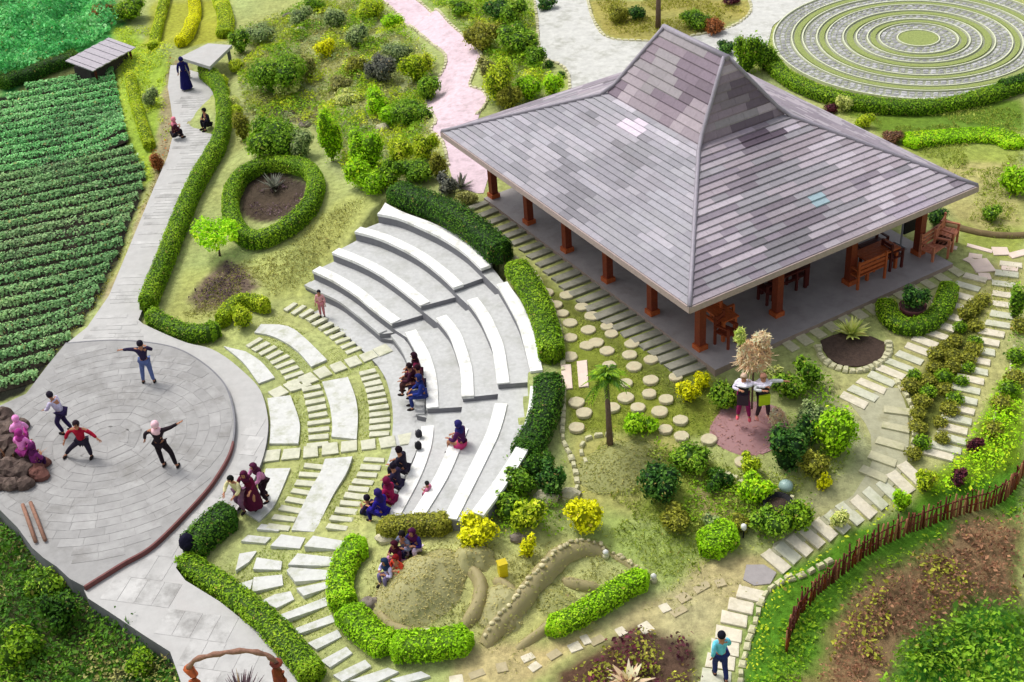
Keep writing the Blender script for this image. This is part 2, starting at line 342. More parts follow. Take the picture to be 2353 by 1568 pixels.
ZONES = [  # polygon px, colour, softness m
 ([(0,0),(260,0),(290,60),(190,150),(100,165),(0,240)], (62,128,66), .5),
 ([(-250,300),(0,225),(190,155),(265,158),(300,300),(345,400),(300,520),(230,690),(160,780),(60,905),(0,925),(-250,950)], (30,30,22), .2),
 ([(265,60),(300,60),(390,150),(400,300),(370,400),(330,430),(300,330),(275,250)], (142,160,62), .3),
 ([(345,0),(520,0),(540,90),(430,110),(330,110)], (150,150,60), .3),
 ([(380,170),(430,130),(450,200),(400,420),(330,560),(250,690),(220,740),(300,560),(350,420)], (146,132,104), .2),
 ([(480,620),(540,600),(640,560),(760,470),(820,440),(900,440),(800,540),(690,680),(600,700),(400,760),(390,700),(430,620)], (158,160,98), .4),
 ([(430,690),(470,640),(520,600),(570,620),(600,660),(540,700),(460,720)], (104,88,78), .3),
 ([(540,460),(570,410),(640,390),(710,410),(715,460),(660,500),(590,510),(550,500)], (72,60,52), .25),
 ([(560,70),(720,0),(860,0),(940,90),(1010,150),(980,230),(990,300),(960,420),(820,440),(750,380),(740,300),(550,280),(540,180)], (150,152,106), .5),
 ([(600,230),(720,225),(740,280),(620,290)], (104,92,90), .25),
 ([(960,0),(1230,0),(1245,130),(1300,200),(1200,240),(1120,240),(1105,130),(1030,60)], (140,150,88), .4),
 ([(1350,0),(1730,0),(1720,40),(1620,82),(1480,95),(1400,90),(1365,45)], (146,136,78), .3),
 ([(1600,95),(1760,85),(1770,170),(2000,260),(2353,230),(2353,620),(2200,560),(2235,430),(1800,190)], (140,146,72), .4),
 ([(1930,250),(2353,225),(2353,300),(2060,330),(1960,270)], (98,122,44), .3),
 ([(2150,380),(2353,370),(2353,520),(2250,530),(2160,470)], (158,148,98), .4),
 ([(1180,610),(1640,870),(1700,900),(1680,1000),(1560,1010),(1300,1000),(1290,700)], (118,124,50), .3),
 ([(1190,600),(1260,650),(1450,800),(1620,890),(1560,930),(1400,800),(1240,680)], (100,104,50), .3),
 ([(1300,1000),(1560,1000),(1560,1120),(1500,1200),(1330,1180)], (156,150,92), .4),
 ([(1560,1060),(1700,1080),(1720,1200),(1600,1250),(1450,1180),(1480,1100)], (136,144,66), .4),
 ([(1600,1110),(1690,1130),(1700,1200),(1640,1220),(1610,1180)], (172,154,110), .25),
 ([(1400,1160),(1600,1240),(1650,1290),(1560,1380),(1500,1330),(1380,1260),(1340,1220)], (150,160,92), .4),
 ([(840,1270),(1040,1220),(1180,1260),(1300,1240),(1500,1330),(1250,1460),(1100,1480),(900,1470),(820,1390)], (164,162,108), .4),
 ([(1050,1500),(1250,1480),(1500,1370),(1600,1310),(1740,1270),(1800,1300),(1700,1380),(1640,1470),(1600,1480),(1400,1460),(1200,1568),(1000,1600)], (172,156,116), .4),
 ([(1280,1540),(1460,1440),(1600,1470),(1620,1620),(1280,1620)], (84,62,52), .3),
 ([(1850,900),(1960,870),(2060,880),(2080,1000),(2060,1080),(1900,1240),(1800,1260),(1850,1150),(1960,1050)], (146,144,110), .3),
 ([(1840,850),(2020,860),(2050,760),(2200,640),(2353,580),(2353,1000),(2100,1160),(1800,1320),(1760,1290),(1900,1200),(2060,1070)], (158,154,106), .4),
 ([(2270,690),(2200,920),(2100,1070),(2080,900),(2190,740)], (84,88,40), .2),
 ([(2353,780),(2353,1080),(2140,1180),(2060,1200),(2180,1060),(2260,960)], (112,136,36), .3),
 ([(1700,1568),(1740,1400),(1800,1300),(2080,1160),(2353,1060),(2353,1700),(1690,1700)], (78,120,34), .3),
 ([(2353,1190),(2200,1190),(2060,1300),(1930,1390),(1850,1568),(2000,1620),(2100,1480),(2353,1400)], (128,104,80), .6),
 ([(2353,1400),(2200,1400),(2080,1480),(2050,1620),(2353,1700)], (60,110,34), .5),
 ([(0,1180),(60,1210),(190,1350),(420,1500),(440,1700),(-200,1700),(-200,1100)], (84,86,58), .3),
 ([(560,830),(600,730),(690,690),(800,760),(900,820),(910,1000),(860,1200),(820,1260),(780,1400),(860,1540),(760,1600),(420,1310),(560,1190),(610,1060)], (154,156,104), .25),
]
gc = np.tile(np.array(lin(BASE)), (GX.size, 1)).reshape(GX.shape+(3,))
nz = fbm(GX, GY, 1.6, 11)
for pl, c, sf in ZONES:
    wp = wpoly(pl); m_ = inpoly(GX, GY, wp); d = pdist(GX, GY, wp)*np.where(m_, 1, -1)+nz*sf*.8
    a = np.clip(d/sf+.5, 0, 1)[..., None]; gc = gc*(1-a)+np.array(lin(c))*a
v_ = (1+.16*fbm(GX, GY, .9, 21)+.10*fbm(GX, GY, 4, 22))[..., None]
hs = (fbm(GX, GY, .7, 31)*.10)[..., None]*np.array([1, .2, -.5])
gc = np.clip(gc*v_*(1+hs)*np.array([1.1, 1.16, 1.05]), .01, .8)
nxg, nyg = len(gx), len(gy)
ii = np.arange(nxg*nyg).reshape(nyg, nxg); Qg = np.stack([ii[:-1, :-1], ii[:-1, 1:], ii[1:, 1:], ii[1:, :-1]], -1).reshape(-1, 4)
M_ground = mat('ground', (0, 0, 0), .95, .34, 5, .9, 22, .1, attr=True)
gme = quadmesh('ground', np.stack([GX, GY, GZZ], -1).reshape(-1, 3), Qg, gc.reshape(-1, 3), np.ones(len(Qg)))
tag(put('ground', gme, None, M_ground), kind='structure')

# ================================================================== PLAZA AND WALKS
base = thing('plaza', 'grey stone performance plaza with curved maroon-edged step', 'plaza'); base['kind'] = 'structure'; del base['label'], base['category']
A3 = smooth([W(x, y, .3) for x, y in STA_A], 8)
left_low = [(160,1330),(130,1302),(100,1282),(75,1260),(40,1212),(0,1172),(-90,1110),(-90,960),(0,932),(60,905),(105,845)]
stage_poly = np.vstack([A3, [W(x, y, .3) for x, y in left_low]])
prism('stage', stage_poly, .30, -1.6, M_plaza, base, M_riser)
# painted riser band following the curved step
def band(name, P, z0, z1, off, m, parent=None):
    P = np.asarray(P)[:, :2]; t = np.gradient(P, axis=0); t /= np.linalg.norm(t, axis=1)[:, None]; nn = np.stack([-t[:, 1], t[:, 0]], 1)*off
    V = []; n = len(P)
    for q in (P+nn*0, P+nn):
        for z in (z0, z1): V += [(x, y, z) for x, y in q]
    Fs = []
    for i in range(n-1):
        a, b, c, d = i, n+i, 2*n+i, 3*n+i
        Fs += [(c, c+1, d+1, d), (b, d, d+1, b+1), (a, b, b+1, a+1)]
    Fs += [(0, 2*n, 3*n, n), (n-1, 2*n-1, 4*n-1, 3*n-1)]
    return put(name, pm(name, V, Fs), parent, m)
band('step_edge', A3[62:], .16, .312, .06, M_maroon, base)
band('step_edge', A3[:63], .16, .306, .05, M_riser, base)
walk_px = [(330,745),(380,768),(430,788),(480,800),(520,822),(560,855),(590,885),(606,916),(616,967),(613,1012),(603,1055),(585,1100),(560,1150),(520,1200),(470,1240),(420,1280),(404,1305),(426,1334),(504,1382),(588,1448),(650,1500),(760,1600),(640,1680),(430,1680),(416,1568),(391,1498),(328,1458),(252,1407),(202,1375),(190,1350)]
walk_poly = np.vstack([smooth([W(x, y, .15) for x, y in walk_px[:17]], 5), [W(x, y, .15) for x, y in walk_px[17:]], [W(x, y, .15) for x, y in STA_A[::-1][1:-2]]])
prism('lower_walk', walk_poly, .15, -1.6, M_plaza2, base, M_riser)
up_l = [(150,792),(200,752),(250,680),(300,560),(350,440),(385,360),(400,300),(392,240),(385,200),(392,150)]
up_r = [(470,150),(482,178),(508,208),(518,250),(518,305),(496,360),(450,440),(405,530),(370,610),(340,680),(318,735),(335,750),(400,790)]
uw = np.vstack([wpoly(up_l, .1), wpoly(up_r, .1), wpoly([(330,792),(250,788)], .1)])
prism('upper_walk', uw, .10, -1.2, M_plaza2, base, M_riser)
# paving joints: stone courses laid as thin proud tiles (too fine to tell apart singly -> joined)
def tiles_in(polys, frame, name, z, m, du, dv, gap, parent, pick=None, th=.008, off=True):
    """rectangular tiles in a polar or straight frame clipped to polygon"""
    V = []; Q = []; C = []; r = np.random.default_rng(5)
    lo, hi = polys.min(0)[:2], polys.max(0)[:2]
    kind, c0, ax = frame
    cells = []
    if kind == 'polar':
        for i in range(1, int(14/dv)):
            r0, r1 = i*dv, (i+1)*dv; n = max(6, int(2*math.pi*(r0+dv/2)/du)); ph = r.uniform(0, 6)
            for k in range(n):
                a0, a1 = ph+2*math.pi*k/n+gap/r1/2, ph+2*math.pi*(k+1)/n-gap/r1/2
                cells.append([(c0[0]+rr*math.cos(a), c0[1]+rr*math.sin(a)) for rr, a in ((r0+gap/2, a0), (r1-gap/2, a0), (r1-gap/2, a1), (r0+gap/2, a1))])
    else:
        ax = np.array(ax)/np.linalg.norm(ax); ay = np.array([-ax[1], ax[0]])
        for j in range(-60, 60):
            o_ = r.uniform(0, du) if off else 0
            for i in range(-30, 30):
                a = c0+ax*(i*du+o_)+ay*j*dv
                if not (lo[0]-1 < a[0] < hi[0]+1 and lo[1]-1 < a[1] < hi[1]+1): continue
                cells.append([a+ax*gap/2+ay*gap/2, a+ax*(du-gap/2)+ay*gap/2, a+ax*(du-gap/2)+ay*(dv-gap/2), a+ax*gap/2+ay*(dv-gap/2)])
    cells = np.array(cells); ok = np.ones(len(cells), bool)
    for k in range(4): ok &= inpoly(cells[:, k, 0], cells[:, k, 1], polys)
    cells = cells[ok]; n = len(cells)
    if n == 0: return
    top = np.concatenate([cells, np.full((n, 4, 1), z+th)], 2); bot = np.concatenate([cells, np.full((n, 4, 1), z-.01)], 2)
    V = np.concatenate([top, bot], 1).reshape(-1, 3); b = np.arange(n)[:, None]*8
    Q = np.concatenate([b+np.array([0, 1, 2, 3])]+[b+np.array([(k+1) % 4, k, k+4, (k+1) % 4+4]) for k in range(4)], 0)
    tone = np.repeat(1+r.normal(0, .05, n), 8)[:, None]; C = np.array(m[1])*tone
    me = quadmesh(name, V, Q, C); o = put(name, me, parent, m[0]); o['kind'] = 'stuff'; return o
M_pt = mat('paving_tiles', (0, 0, 0), .85, .14, 2.2, .15, 40, .3, stain=((124, 122, 118), .9, .75), attr=True)
stc = W(250, 1010, .3)[:2]
in_st = stage_poly[:, :2]; cst = in_st.mean(0)
tiles_in(cst+(in_st-cst)*.985, ('polar', stc, None), 'paving_stones', .30, (M_pt, lin((156,155,153))), .7, .34, .012, base)
wax = (W(560, 1430, .15)-W(260, 1390, .15))[:2]
cl = walk_poly[:, :2]
tiles_in(cl, ('lin', W(400, 1400, .15)[:2], wax), 'paving_stones', .15, (M_pt, lin((180,179,176))), .5, .9, .02, base)
uax = (W(400, 500, .1)-W(350, 502, .1))[:2]
tiles_in(uw[:, :2], ('lin', W(300, 600, .1)[:2], uax), 'paving_stones', .10, (M_pt, lin((180,179,176))), 1.1, .24, .02, base)
# ================================================================== AMPHITHEATRE
amph = thing('amphitheatre', 'curved stepped seating of white-edged concrete terraces facing the plaza', 'amphitheatre')
ZK = [.03, .35, .70, 1.05, 1.40, 1.75]
SEC1 = [[(679,695),(700,708),(735,727),(775,755),(815,788)],
 [(701,657),(729,670),(777,692),(815,720),(846,745),(873,768)],
 [(719,624),(764,645),(815,677),(855,710),(901,745)],
 [(764,582),(815,602),(865,627),(916,662),(968,704)],
 [(816,534),(865,547),(916,569),(966,597),(1017,637),(1044,663)],
 [(868,493),(916,503),(966,524),(1017,549),(1067,582),(1107,619)]]
SEC2 = [[(866,838),(885,868),(896,904),(902,940),(903,972)],
 [(900,772),(925,806),(943,848),(955,895),(957,955)],
 [(933,766),(948,792),(966,828),(979,878),(982,940)],
 [(1004,733),(1032,768),(1046,803),(1060,853),(1063,914)],
 [(1075,692),(1102,730),(1122,773),(1134,806),(1145,884)],
 [(1143,655),(1168,697),(1192,745),(1208,800),(1221,856)]]
SEC3 = [[(900,1030),(891,1060),(868,1106),(845,1150),(828,1190)],
 [(950,990),(938,1035),(912,1093),(880,1156),(852,1205)],
 [(971,982),(964,1030),(941,1093),(908,1156),(880,1205)],
 [(1050,985),(1032,1030),(1004,1093),(966,1156),(940,1195)],
 [(1140,929),(1122,992),(1092,1055),(1054,1130),(1022,1192)],
 [(1221,890),(1214,950),(1190,1025),(1140,1105),(1085,1180)]]
BACK = [[(885,466),(928,488),(991,511),(1054,541),(1105,571),(1131,606)], [(1165,650),(1195,690),(1218,738),(1236,795),(1244,850)], [(1243,888),(1236,950),(1212,1025),(1160,1110),(1105,1185)]]
def cline(pts, z, n=22): return resample(smooth([W(x, y, z) for x, y in pts], 6), n=n)
rings = []
for si, sec in enumerate((SEC1, SEC2, SEC3)):
    R_ = [cline(sec[k], ZK[k]) for k in range(6)]+[cline(BACK[si], 1.75)]
    rings.append(R_)
    for k in range(6):
        front, back = R_[k], R_[k+1].copy()
        poly = np.vstack([front[:, :2], back[::-1, :2]])
        zt = ZK[k]-(0 if k else .0)
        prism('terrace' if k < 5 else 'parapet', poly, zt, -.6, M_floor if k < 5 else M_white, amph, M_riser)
        if k:       # pale seat slab along the front edge, 4 cm proud with a small nosing
            w_ = .34 if k > 1 else .26
            t = np.gradient(front[:, :2], axis=0); t /= np.linalg.norm(t, axis=1)[:, None]; nn = np.stack([-t[:, 1], t[:, 0]], 1)
            if ((back[11, :2]-front[11, :2])@nn[11]) < 0: nn = -nn
            sp = np.vstack([front[:, :2]-nn*.03, (front[:, :2]+nn*w_)[::-1]])
            prism('seat', sp, zt+.045, zt-.06, M_white if k > 1 else M_floor, amph)
# aisle steps between the sections, half a riser down
for (ra, ea), (rb, eb) in (((rings[0], -1), (rings[1], 0)), ((rings[1], -1), (rings[2], 0))):
    for k in range(6):
        p = [ra[k][ea, :2], ra[k+1][ea, :2], rb[k+1][eb, :2], rb[k][eb, :2]]
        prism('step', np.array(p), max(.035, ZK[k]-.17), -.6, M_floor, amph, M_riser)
# small square blocks closing the parapet ends
for q in ((880,468), (1280,856)):
    pass
# ================================================================== COURT PAVERS
court = put('court_paving', None); tag(court, kind='structure')
SL = [box_mesh('slab', .04, .045, i) for i in range(6)]
def slab(parent, x, y, vx, vy, w, m, th=.1, lift=.05, jit=.02, wm=None, name='slab'):
    a = G(x-vx/2, y-vy/2); b = G(x+vx/2, y+vy/2); c = (a+b)/2; L = np.linalg.norm(b-a)
    me = SL[random.randrange(6)]
    key = (me.name, m.name)
    if key not in _slabm:
        q = me.copy(); q.materials.append(m); _slabm[key] = q
    o = put(name, _slabm[key], parent); tilt = math.atan2(b[2]-a[2], L)
    o.location = (c[0]+random.uniform(-jit, jit), c[1]+random.uniform(-jit, jit), c[2]+lift)
    o.rotation_euler = (random.uniform(-.01, .01), -tilt, math.atan2(b[1]-a[1], b[0]-a[0])+random.uniform(-.02, .02))
    o.scale = (L*random.uniform(.96, 1.04), w*random.uniform(.92, 1.08), th); return o
_slabm = {}
def band_slab(outer, inner, name='slab', m=None, z=.0, parent=court, lift=.08):
    o = resample(smooth([G(*p) for p in outer], 6), n=12); i = resample(smooth([G(*p) for p in inner], 6), n=12)
    zt = float(np.mean(np.r_[o[:, 2], i[:, 2]]))+lift
    return prism(name, np.vstack([o[:, :2], i[::-1, :2]]), zt, zt-.25, m or M_court, parent)
band_slab([(600,748),(660,752),(700,780),(752,832)], [(585,768),(630,778),(680,808),(716,848)])
band_slab([(800,871),(817,916),(823,960),(820,1014)], [(741,882),(758,935),(764,980),(762,1008)])
band_slab([(811,1056),(797,1093),(765,1143),(724,1222)], [(748,1062),(736,1095),(714,1132),(670,1222)])
band_slab([(565,812),(600,835),(632,872)], [(515,800),(560,838),(595,886)])
band_slab([(668,913),(686,962),(690,990),(686,1024)], [(615,920),(622,967),(622,1000),(620,1024)])
band_slab([(668,1080),(650,1125),(628,1170),(596,1202)], [(612,1082),(604,1110),(585,1145),(560,1180)])
def ringpavers(pxs, m, Lm, wm, step, vis=None, rot=0):
    P = line(pxs, step=step); t = np.gradient(P, axis=0)
    for p, d in zip(P, t):
        me_k = SL[random.randrange(6)]; key = (me_k.name, m.name)
        if key not in _slabm: q = me_k.copy(); q.materials.append(m); _slabm[key] = q
        o = put('paver', _slabm[key], court); o.location = (p[0], p[1], h1(p[0], p[1])+.07)
        o.rotation_euler = (0, 0, math.atan2(d[1], d[0])+math.pi/2+random.uniform(-.05, .05)); o.scale = (Lm*random.uniform(.9, 1.08), wm*random.uniform(.85, 1.1), .09)
def ringsets():
    # between slab bands: inner ring, mid ring, outer ring
    ringpavers([(585,790),(630,818),(664,850),(692,892)], M_slab, .62, .21, .36)
    ringpavers([(716,895),(728,940),(733,985),(730,1025)], M_slab, .62, .21, .35)
    ringpavers([(722,1075),(702,1115),(672,1165),(640,1215)], M_slab, .62, .21, .37)
    ringpavers([(668,708),(715,728),(765,765),(812,808)], M_slab, .55, .2, .36)
    ringpavers([(845,858),(862,900),(872,950),(872,1000)], M_slab, .58, .21, .34)
    ringpavers([(860,1060),(838,1105),(808,1155),(775,1215)], M_slab, .62, .21, .36)
    # radial rows of square pavers at the two aisles
    ringpavers([(640,905),(690,882),(740,860),(790,842),(840,824),(880,808)], M_slab, .5, .46, .56)
    ringpavers([(625,1050),(680,1045),(735,1038),(790,1030),(845,1025),(900,1018),(935,1012)], M_slab, .5, .48, .58)
ringsets()
def slabq(pts, m=M_court, parent=court, off=(588, 1173), k=.2521, lift=.075):
    cx_, cy_ = np.mean(pts, 0); pts = [(cx_+(x-cx_)*1.08, cy_+(y-cy_)*1.17) for x, y in pts]
    w = [G(off[0]+x*k, off[1]+y*k) for x, y in pts]; z = float(np.mean([p[2] for p in w]))+lift
    return prism('slab', np.array(w), z, z-.2, m, parent)
for q in [[(150,345),(240,252),(440,265),(395,350)],[(465,368),(540,280),(845,285),(830,355)],[(-10,555),(20,460),(232,480),(222,548)],[(320,532),(400,436),(745,430),(690,502)],
 [(-20,760),(-5,640),(230,605),(240,690)],[(300,585),(330,560),(690,545),(655,620),(372,672)],[(70,850),(180,790),(310,758),(342,822),(195,900)],[(388,742),(662,655),(648,715),(450,800)],
 [(232,985),(640,800),(662,868),(290,1020)],[(365,1105),(680,970),(712,1028),(405,1142)],[(490,1230),(740,1110),(772,1168),(562,1280)],[(608,1388),(820,1270),(872,1320),(684,1440)],[(722,1518),(990,1390),(1042,1442),(800,1568)],[(880,1568),(1200,1460),(1290,1492),(1060,1600)],
 [(1240,1560),(1500,1490),(1580,1530),(1330,1600)],
 [(-140,420),(0,390),(0,400),(-60,480),(-170,560)],[(-160,700),(-30,650),(-60,760),(-140,780)],[(-60,905),(60,870),(170,930),(60,960)],
 [(60,150),(240,165),(200,200),(20,190)],[(-60,250),(130,262),(80,310),(-120,300)]]:
    slabq(q)
# ================================================================== CURVING PATHS UP THE BACK
pinkp = [(873,-30),(873,0),(903,23),(946,63),(991,101),(1022,126),(1022,156),(1001,192),(981,227),(981,252),(1001,277),(991,302),(1017,328),(1030,380),(1045,430),(1110,450),(1125,400),(1090,330),(1100,267),(1112,247),(1120,227),(1107,209),(1080,197),(1095,156),(1105,126),(1067,86),(1029,50),(986,25),(953,0),(945,-30)]
pp = put('pink_path', None); tag(pp, kind='structure')
drape('paving', wpoly(pinkp), .03, M_pink, pp, step=.4)
greyp = [(1226,-30),(1228,0),(1234,45),(1243,126),(1289,151),(1307,176),(1309,215),(1330,260),(1430,260),(1560,200),(1620,130),(1700,150),(1763,110),(1775,60),(1830,20),(1900,-10),(1860,-40),(1713,-40),(1722,-10),(1726,15),(1718,38),(1680,63),(1615,80),(1540,92),(1479,96),(1420,93),(1398,88),(1383,78),(1363,45),(1350,0),(1345,-30)]
gp = put('grey_path', None); tag(gp, kind='structure')
drape('paving', wpoly(greyp), .03, M_greyp, gp, step=.4)
KB = [box_mesh('kerb_stone', .12, .08, 20+i) for i in range(4)]
for k in KB: k.materials.append(M_curb)
def kerb(parent, pxs, step=.3, w=.13, h=.14, z=None, jit=.2, closed=False, name='kerb_stone'):
    P = line(pxs, z, step, closed); t = np.gradient(P, axis=0)
    for p, d in zip(P, t):
        o = put(name, random.choice(KB), parent); o.location = (p[0], p[1], h1(p[0], p[1])+h*random.uniform(.5, .75))
        o.rotation_euler = (random.uniform(-.1, .1), random.uniform(-.1, .1), math.atan2(d[1], d[0])+random.uniform(-.15, .15))
        o.scale = (step*random.uniform(.75, .95), w*random.uniform(1-jit, 1+jit), h*1.4)
kerb(pp, [(953,-5),(986,25),(1029,50),(1067,86),(1105,126),(1095,156),(1080,197),(1107,209),(1120,227),(1112,247),(1098,262)])
kerb(pp, [(873,0),(903,23),(946,63),(991,101),(1022,126),(1022,156),(1001,192),(981,227),(981,252),(1001,277),(991,302),(1017,328),(1030,380)])
kerb(gp, [(1350,0),(1363,45),(1383,78),(1398,88),(1420,93),(1479,96),(1540,92),(1615,80),(1680,63),(1718,38),(1726,15),(1715,-10)])
kerb(gp, [(1228,0),(1234,45),(1243,126),(1289,151),(1307,176),(1309,205)])
M_slabm0 = mat('sunken_slab', (176, 164, 130), .9, .12, 9, .2, 60, stain=((150, 142, 104), 2.4, .7))
# bottom stone-edged dirt path
bp_ = put('dirt_path', None); tag(bp_, kind='structure')
mat('trodden_earth', (176, 160, 122))
for (x, y) in [(1090,1545),(1150,1535),(1215,1515),(1270,1500),(1320,1487),(1375,1470),(1430,1452),(1530,1395),(1560,1375),(1612,1352),(1650,1335),(1560,1405),(1480,1440),(1050,1560),(1235,1535),(1340,1465)]:
    slab(bp_, x+random.uniform(-6, 6), y+random.uniform(-4, 4), random.uniform(18, 34), random.uniform(-18, -4), random.uniform(.22, .4), random.choice([M_slabm0, M_slabm0, M_slabw]), .08, .012)
# ================================================================== LABYRINTH (top right)
lab = thing('labyrinth', 'round stone and grass labyrinth of concentric white-kerbed rings', 'labyrinth')
ZL = 1.86; lc = W(2110, 90, ZL); kx = np.linalg.norm(W(2110+100, 92, ZL)-W(2110-100, 92, ZL))/200*.2521
lab.location = tuple(lc)
M_cob = mat('labyrinth_cobble', (142, 146, 126), .9, .3, 16, .6, 30, stain=((140, 142, 118), 3, .7)); M_turf = mat('labyrinth_turf', (138, 150, 86), .95, .25, 12, .6, 40)
def annulus(name, r0, r1, z0, z1, m, n=96):
    V = []; Fs = []
    for i in range(n):
        a = 2*math.pi*i/n; c, s = math.cos(a), math.sin(a); V += [(c*r0, s*r0, z0), (c*r0, s*r0, z1), (c*r1, s*r1, z1), (c*r1, s*r1, z0)]
    for i in range(n):
        j = (i+1) % n
        for k in range(3): Fs.append((4*i+k, 4*i+k+1, 4*j+k+1, 4*j+k))
    return put(name, pm(name, V, Fs), lab, m)
annulus('cobble_bed', 0.001, 1350*kx, -.4, .0, M_cob)
for r0, r1 in ((0.01, 180), (392, 440), (600, 660), (868, 912), (1092, 1148)): annulus('turf_ring', r0*kx, r1*kx, -.05, .05, M_turf)
for r in (192, 360, 467, 570, 693, 845, 938, 1070, 1172, 1345): annulus('white_kerb', (r-6)*kx, (r+6)*kx, -.05, .07, mat('white_kerb', (202, 206, 176), .85, .1, 12, .2))
cob = []; rc = np.random.default_rng(9)
for r0, r1 in ((205, 345), (480, 560), (705, 832), (950, 1058), (1185, 1330)):
    for rr in np.arange(r0*kx+.1, r1*kx, .22):
        n = int(2*math.pi*rr/.3)
        for k in range(n): cob.append((rr+rc.normal(0, .01), 2*math.pi*(k+.5*(int(rr/.22) % 2))/n, rc.uniform(.7, 1.15)))
cob = np.array(cob); mb = MB()
for r_, a, s_ in cob:
    c = np.array([r_*math.cos(a), r_*math.sin(a)]); u = np.array([math.cos(a), math.sin(a)])*.085*s_; v = np.array([-u[1], u[0]])*1.3
    V = [(*(c+i*u+j*v), .0) for i, j in ((-1, -1), (1, -1), (1, 1), (-1, 1))]+[(*(c+.75*i*u+.75*j*v), .028) for i, j in ((-1, -1), (1, -1), (1, 1), (-1, 1))]
    mb.add(V, [(4, 5, 6, 7), (0, 1, 5, 4), (1, 2, 6, 5), (2, 3, 7, 6), (3, 0, 4, 7)], np.array(lin((164, 164, 164)))*rc.uniform(.65, 1.25))
ob = mb.build('cobbles', lab, mat('cobbles', (0, 0, 0), .9, .15, 9, .2, attr=True)); ob['kind'] = 'stuff'
# ================================================================== PAVILION
ZE, ZR = 4.4, 8.45
pav = thing('pavilion', 'large open timber pavilion with mauve-grey shingled hipped roof', 'pavilion')
eL, eF, eR = W(1020, 305, ZE), W(1583, 712, ZE), W(2240, 430, ZE)
uu = (eL-eF)[:2]; au = np.linalg.norm(uu)/2; uu = uu/np.linalg.norm(uu); vv = (eR-eF)[:2]; bv = np.linalg.norm(vv)/2; vv = vv/np.linalg.norm(vv)
ang = math.acos(float(uu@vv))-math.pi/2         # square the plan up
def rot2(v, a): return np.array([v[0]*math.cos(a)-v[1]*math.sin(a), v[0]*math.sin(a)+v[1]*math.cos(a)])
sgn = np.sign(uu[0]*vv[1]-uu[1]*vv[0]); uu = rot2(uu, -sgn*(-ang/2)); vv = np.array([-uu[1], uu[0]])*sgn
ctr = (eL+eR)[:2]/2
def PV(a, b, z): return np.array([*(ctr+uu*a+vv*b), z])      # a along the long (left-front) eave towards the left corner, b towards the right
zk = min(np.linspace(4.8, 7.5, 200), key=lambda z: abs(PX([*ctr, z])[1]-240))
kl = W(1385, 214, zk)[:2]-ctr; kr = W(1790, 262, zk)[:2]-ctr
ak = (kl@uu-kr@uu)/2; bk = (kr@vv-kl@vv)/2
r1_, r2_ = W(1518, 72, ZR)[:2]-ctr, W(1642, 145, ZR)[:2]-ctr; ar = (r1_-r2_)@uu/2
print('pavilion', au, bv, 'kink', zk, ak, bk, 'ridge', ar, 'off', (r1_+r2_)@uu/2, (r1_+r2_)@vv/2)
# profile levels: eave, (sagging) mid, kink, ridge
LV = [(au, bv, ZE), (ak, bk, zk), (ar, .06, ZR)]
M_tile = mat('roof_shingle', (0, 0, 0), .6, .1, 10, .12, 70, .3, attr=True)
M_fascia = mat('pale_fascia', (170, 152, 148), .7, .12, 10); M_under = mat('soffit_boards', (92, 66, 56), .8, .2, 10)
M_cap = mat('hip_cap_metal', (148, 142, 152), .45, .1, 8)
roof = None
V = []; Fs = []
for a, b, z in LV: V += [PV(a, -b, z-.05), PV(-a, -b, z-.05), PV(-a, b, z-.05), PV(a, b, z-.05)]
for l in range(2):
    for k in range(4): Fs.append((l*4+k, l*4+(k+1) % 4, l*4+4+(k+1) % 4, l*4+4+k))
Fs.append((8, 9, 10, 11)); n0 = len(V)
V += [PV(a, b, ZE-.2) for a, b in ((au, -bv), (-au, -bv), (-au, bv), (au, bv))]; Fs += [(n0+k, n0+(k+1) % 4, (k+1) % 4, k) for k in range(4)]
V += [PV(0, 0, ZE+.9)]; Fs += [(n0+(k+1) % 4, n0+k, n0+4) for k in range(4)]
roof = put('roof', pm('roof', V, Fs), pav, M_under)
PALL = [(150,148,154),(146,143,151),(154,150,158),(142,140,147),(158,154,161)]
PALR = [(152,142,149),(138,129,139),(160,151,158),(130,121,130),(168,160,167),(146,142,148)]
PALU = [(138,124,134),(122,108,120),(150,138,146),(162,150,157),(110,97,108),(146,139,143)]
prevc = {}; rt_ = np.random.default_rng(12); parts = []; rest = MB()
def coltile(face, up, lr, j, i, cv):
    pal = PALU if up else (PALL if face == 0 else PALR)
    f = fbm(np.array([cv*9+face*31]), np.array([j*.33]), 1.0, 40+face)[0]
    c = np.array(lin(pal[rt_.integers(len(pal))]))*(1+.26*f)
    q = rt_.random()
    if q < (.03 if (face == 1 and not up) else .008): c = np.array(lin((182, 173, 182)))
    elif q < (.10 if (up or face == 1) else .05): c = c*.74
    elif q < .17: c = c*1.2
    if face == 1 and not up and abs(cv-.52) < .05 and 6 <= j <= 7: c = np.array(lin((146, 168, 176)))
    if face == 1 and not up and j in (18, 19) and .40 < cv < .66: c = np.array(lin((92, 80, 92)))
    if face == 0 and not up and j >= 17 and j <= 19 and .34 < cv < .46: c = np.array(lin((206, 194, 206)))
    return c
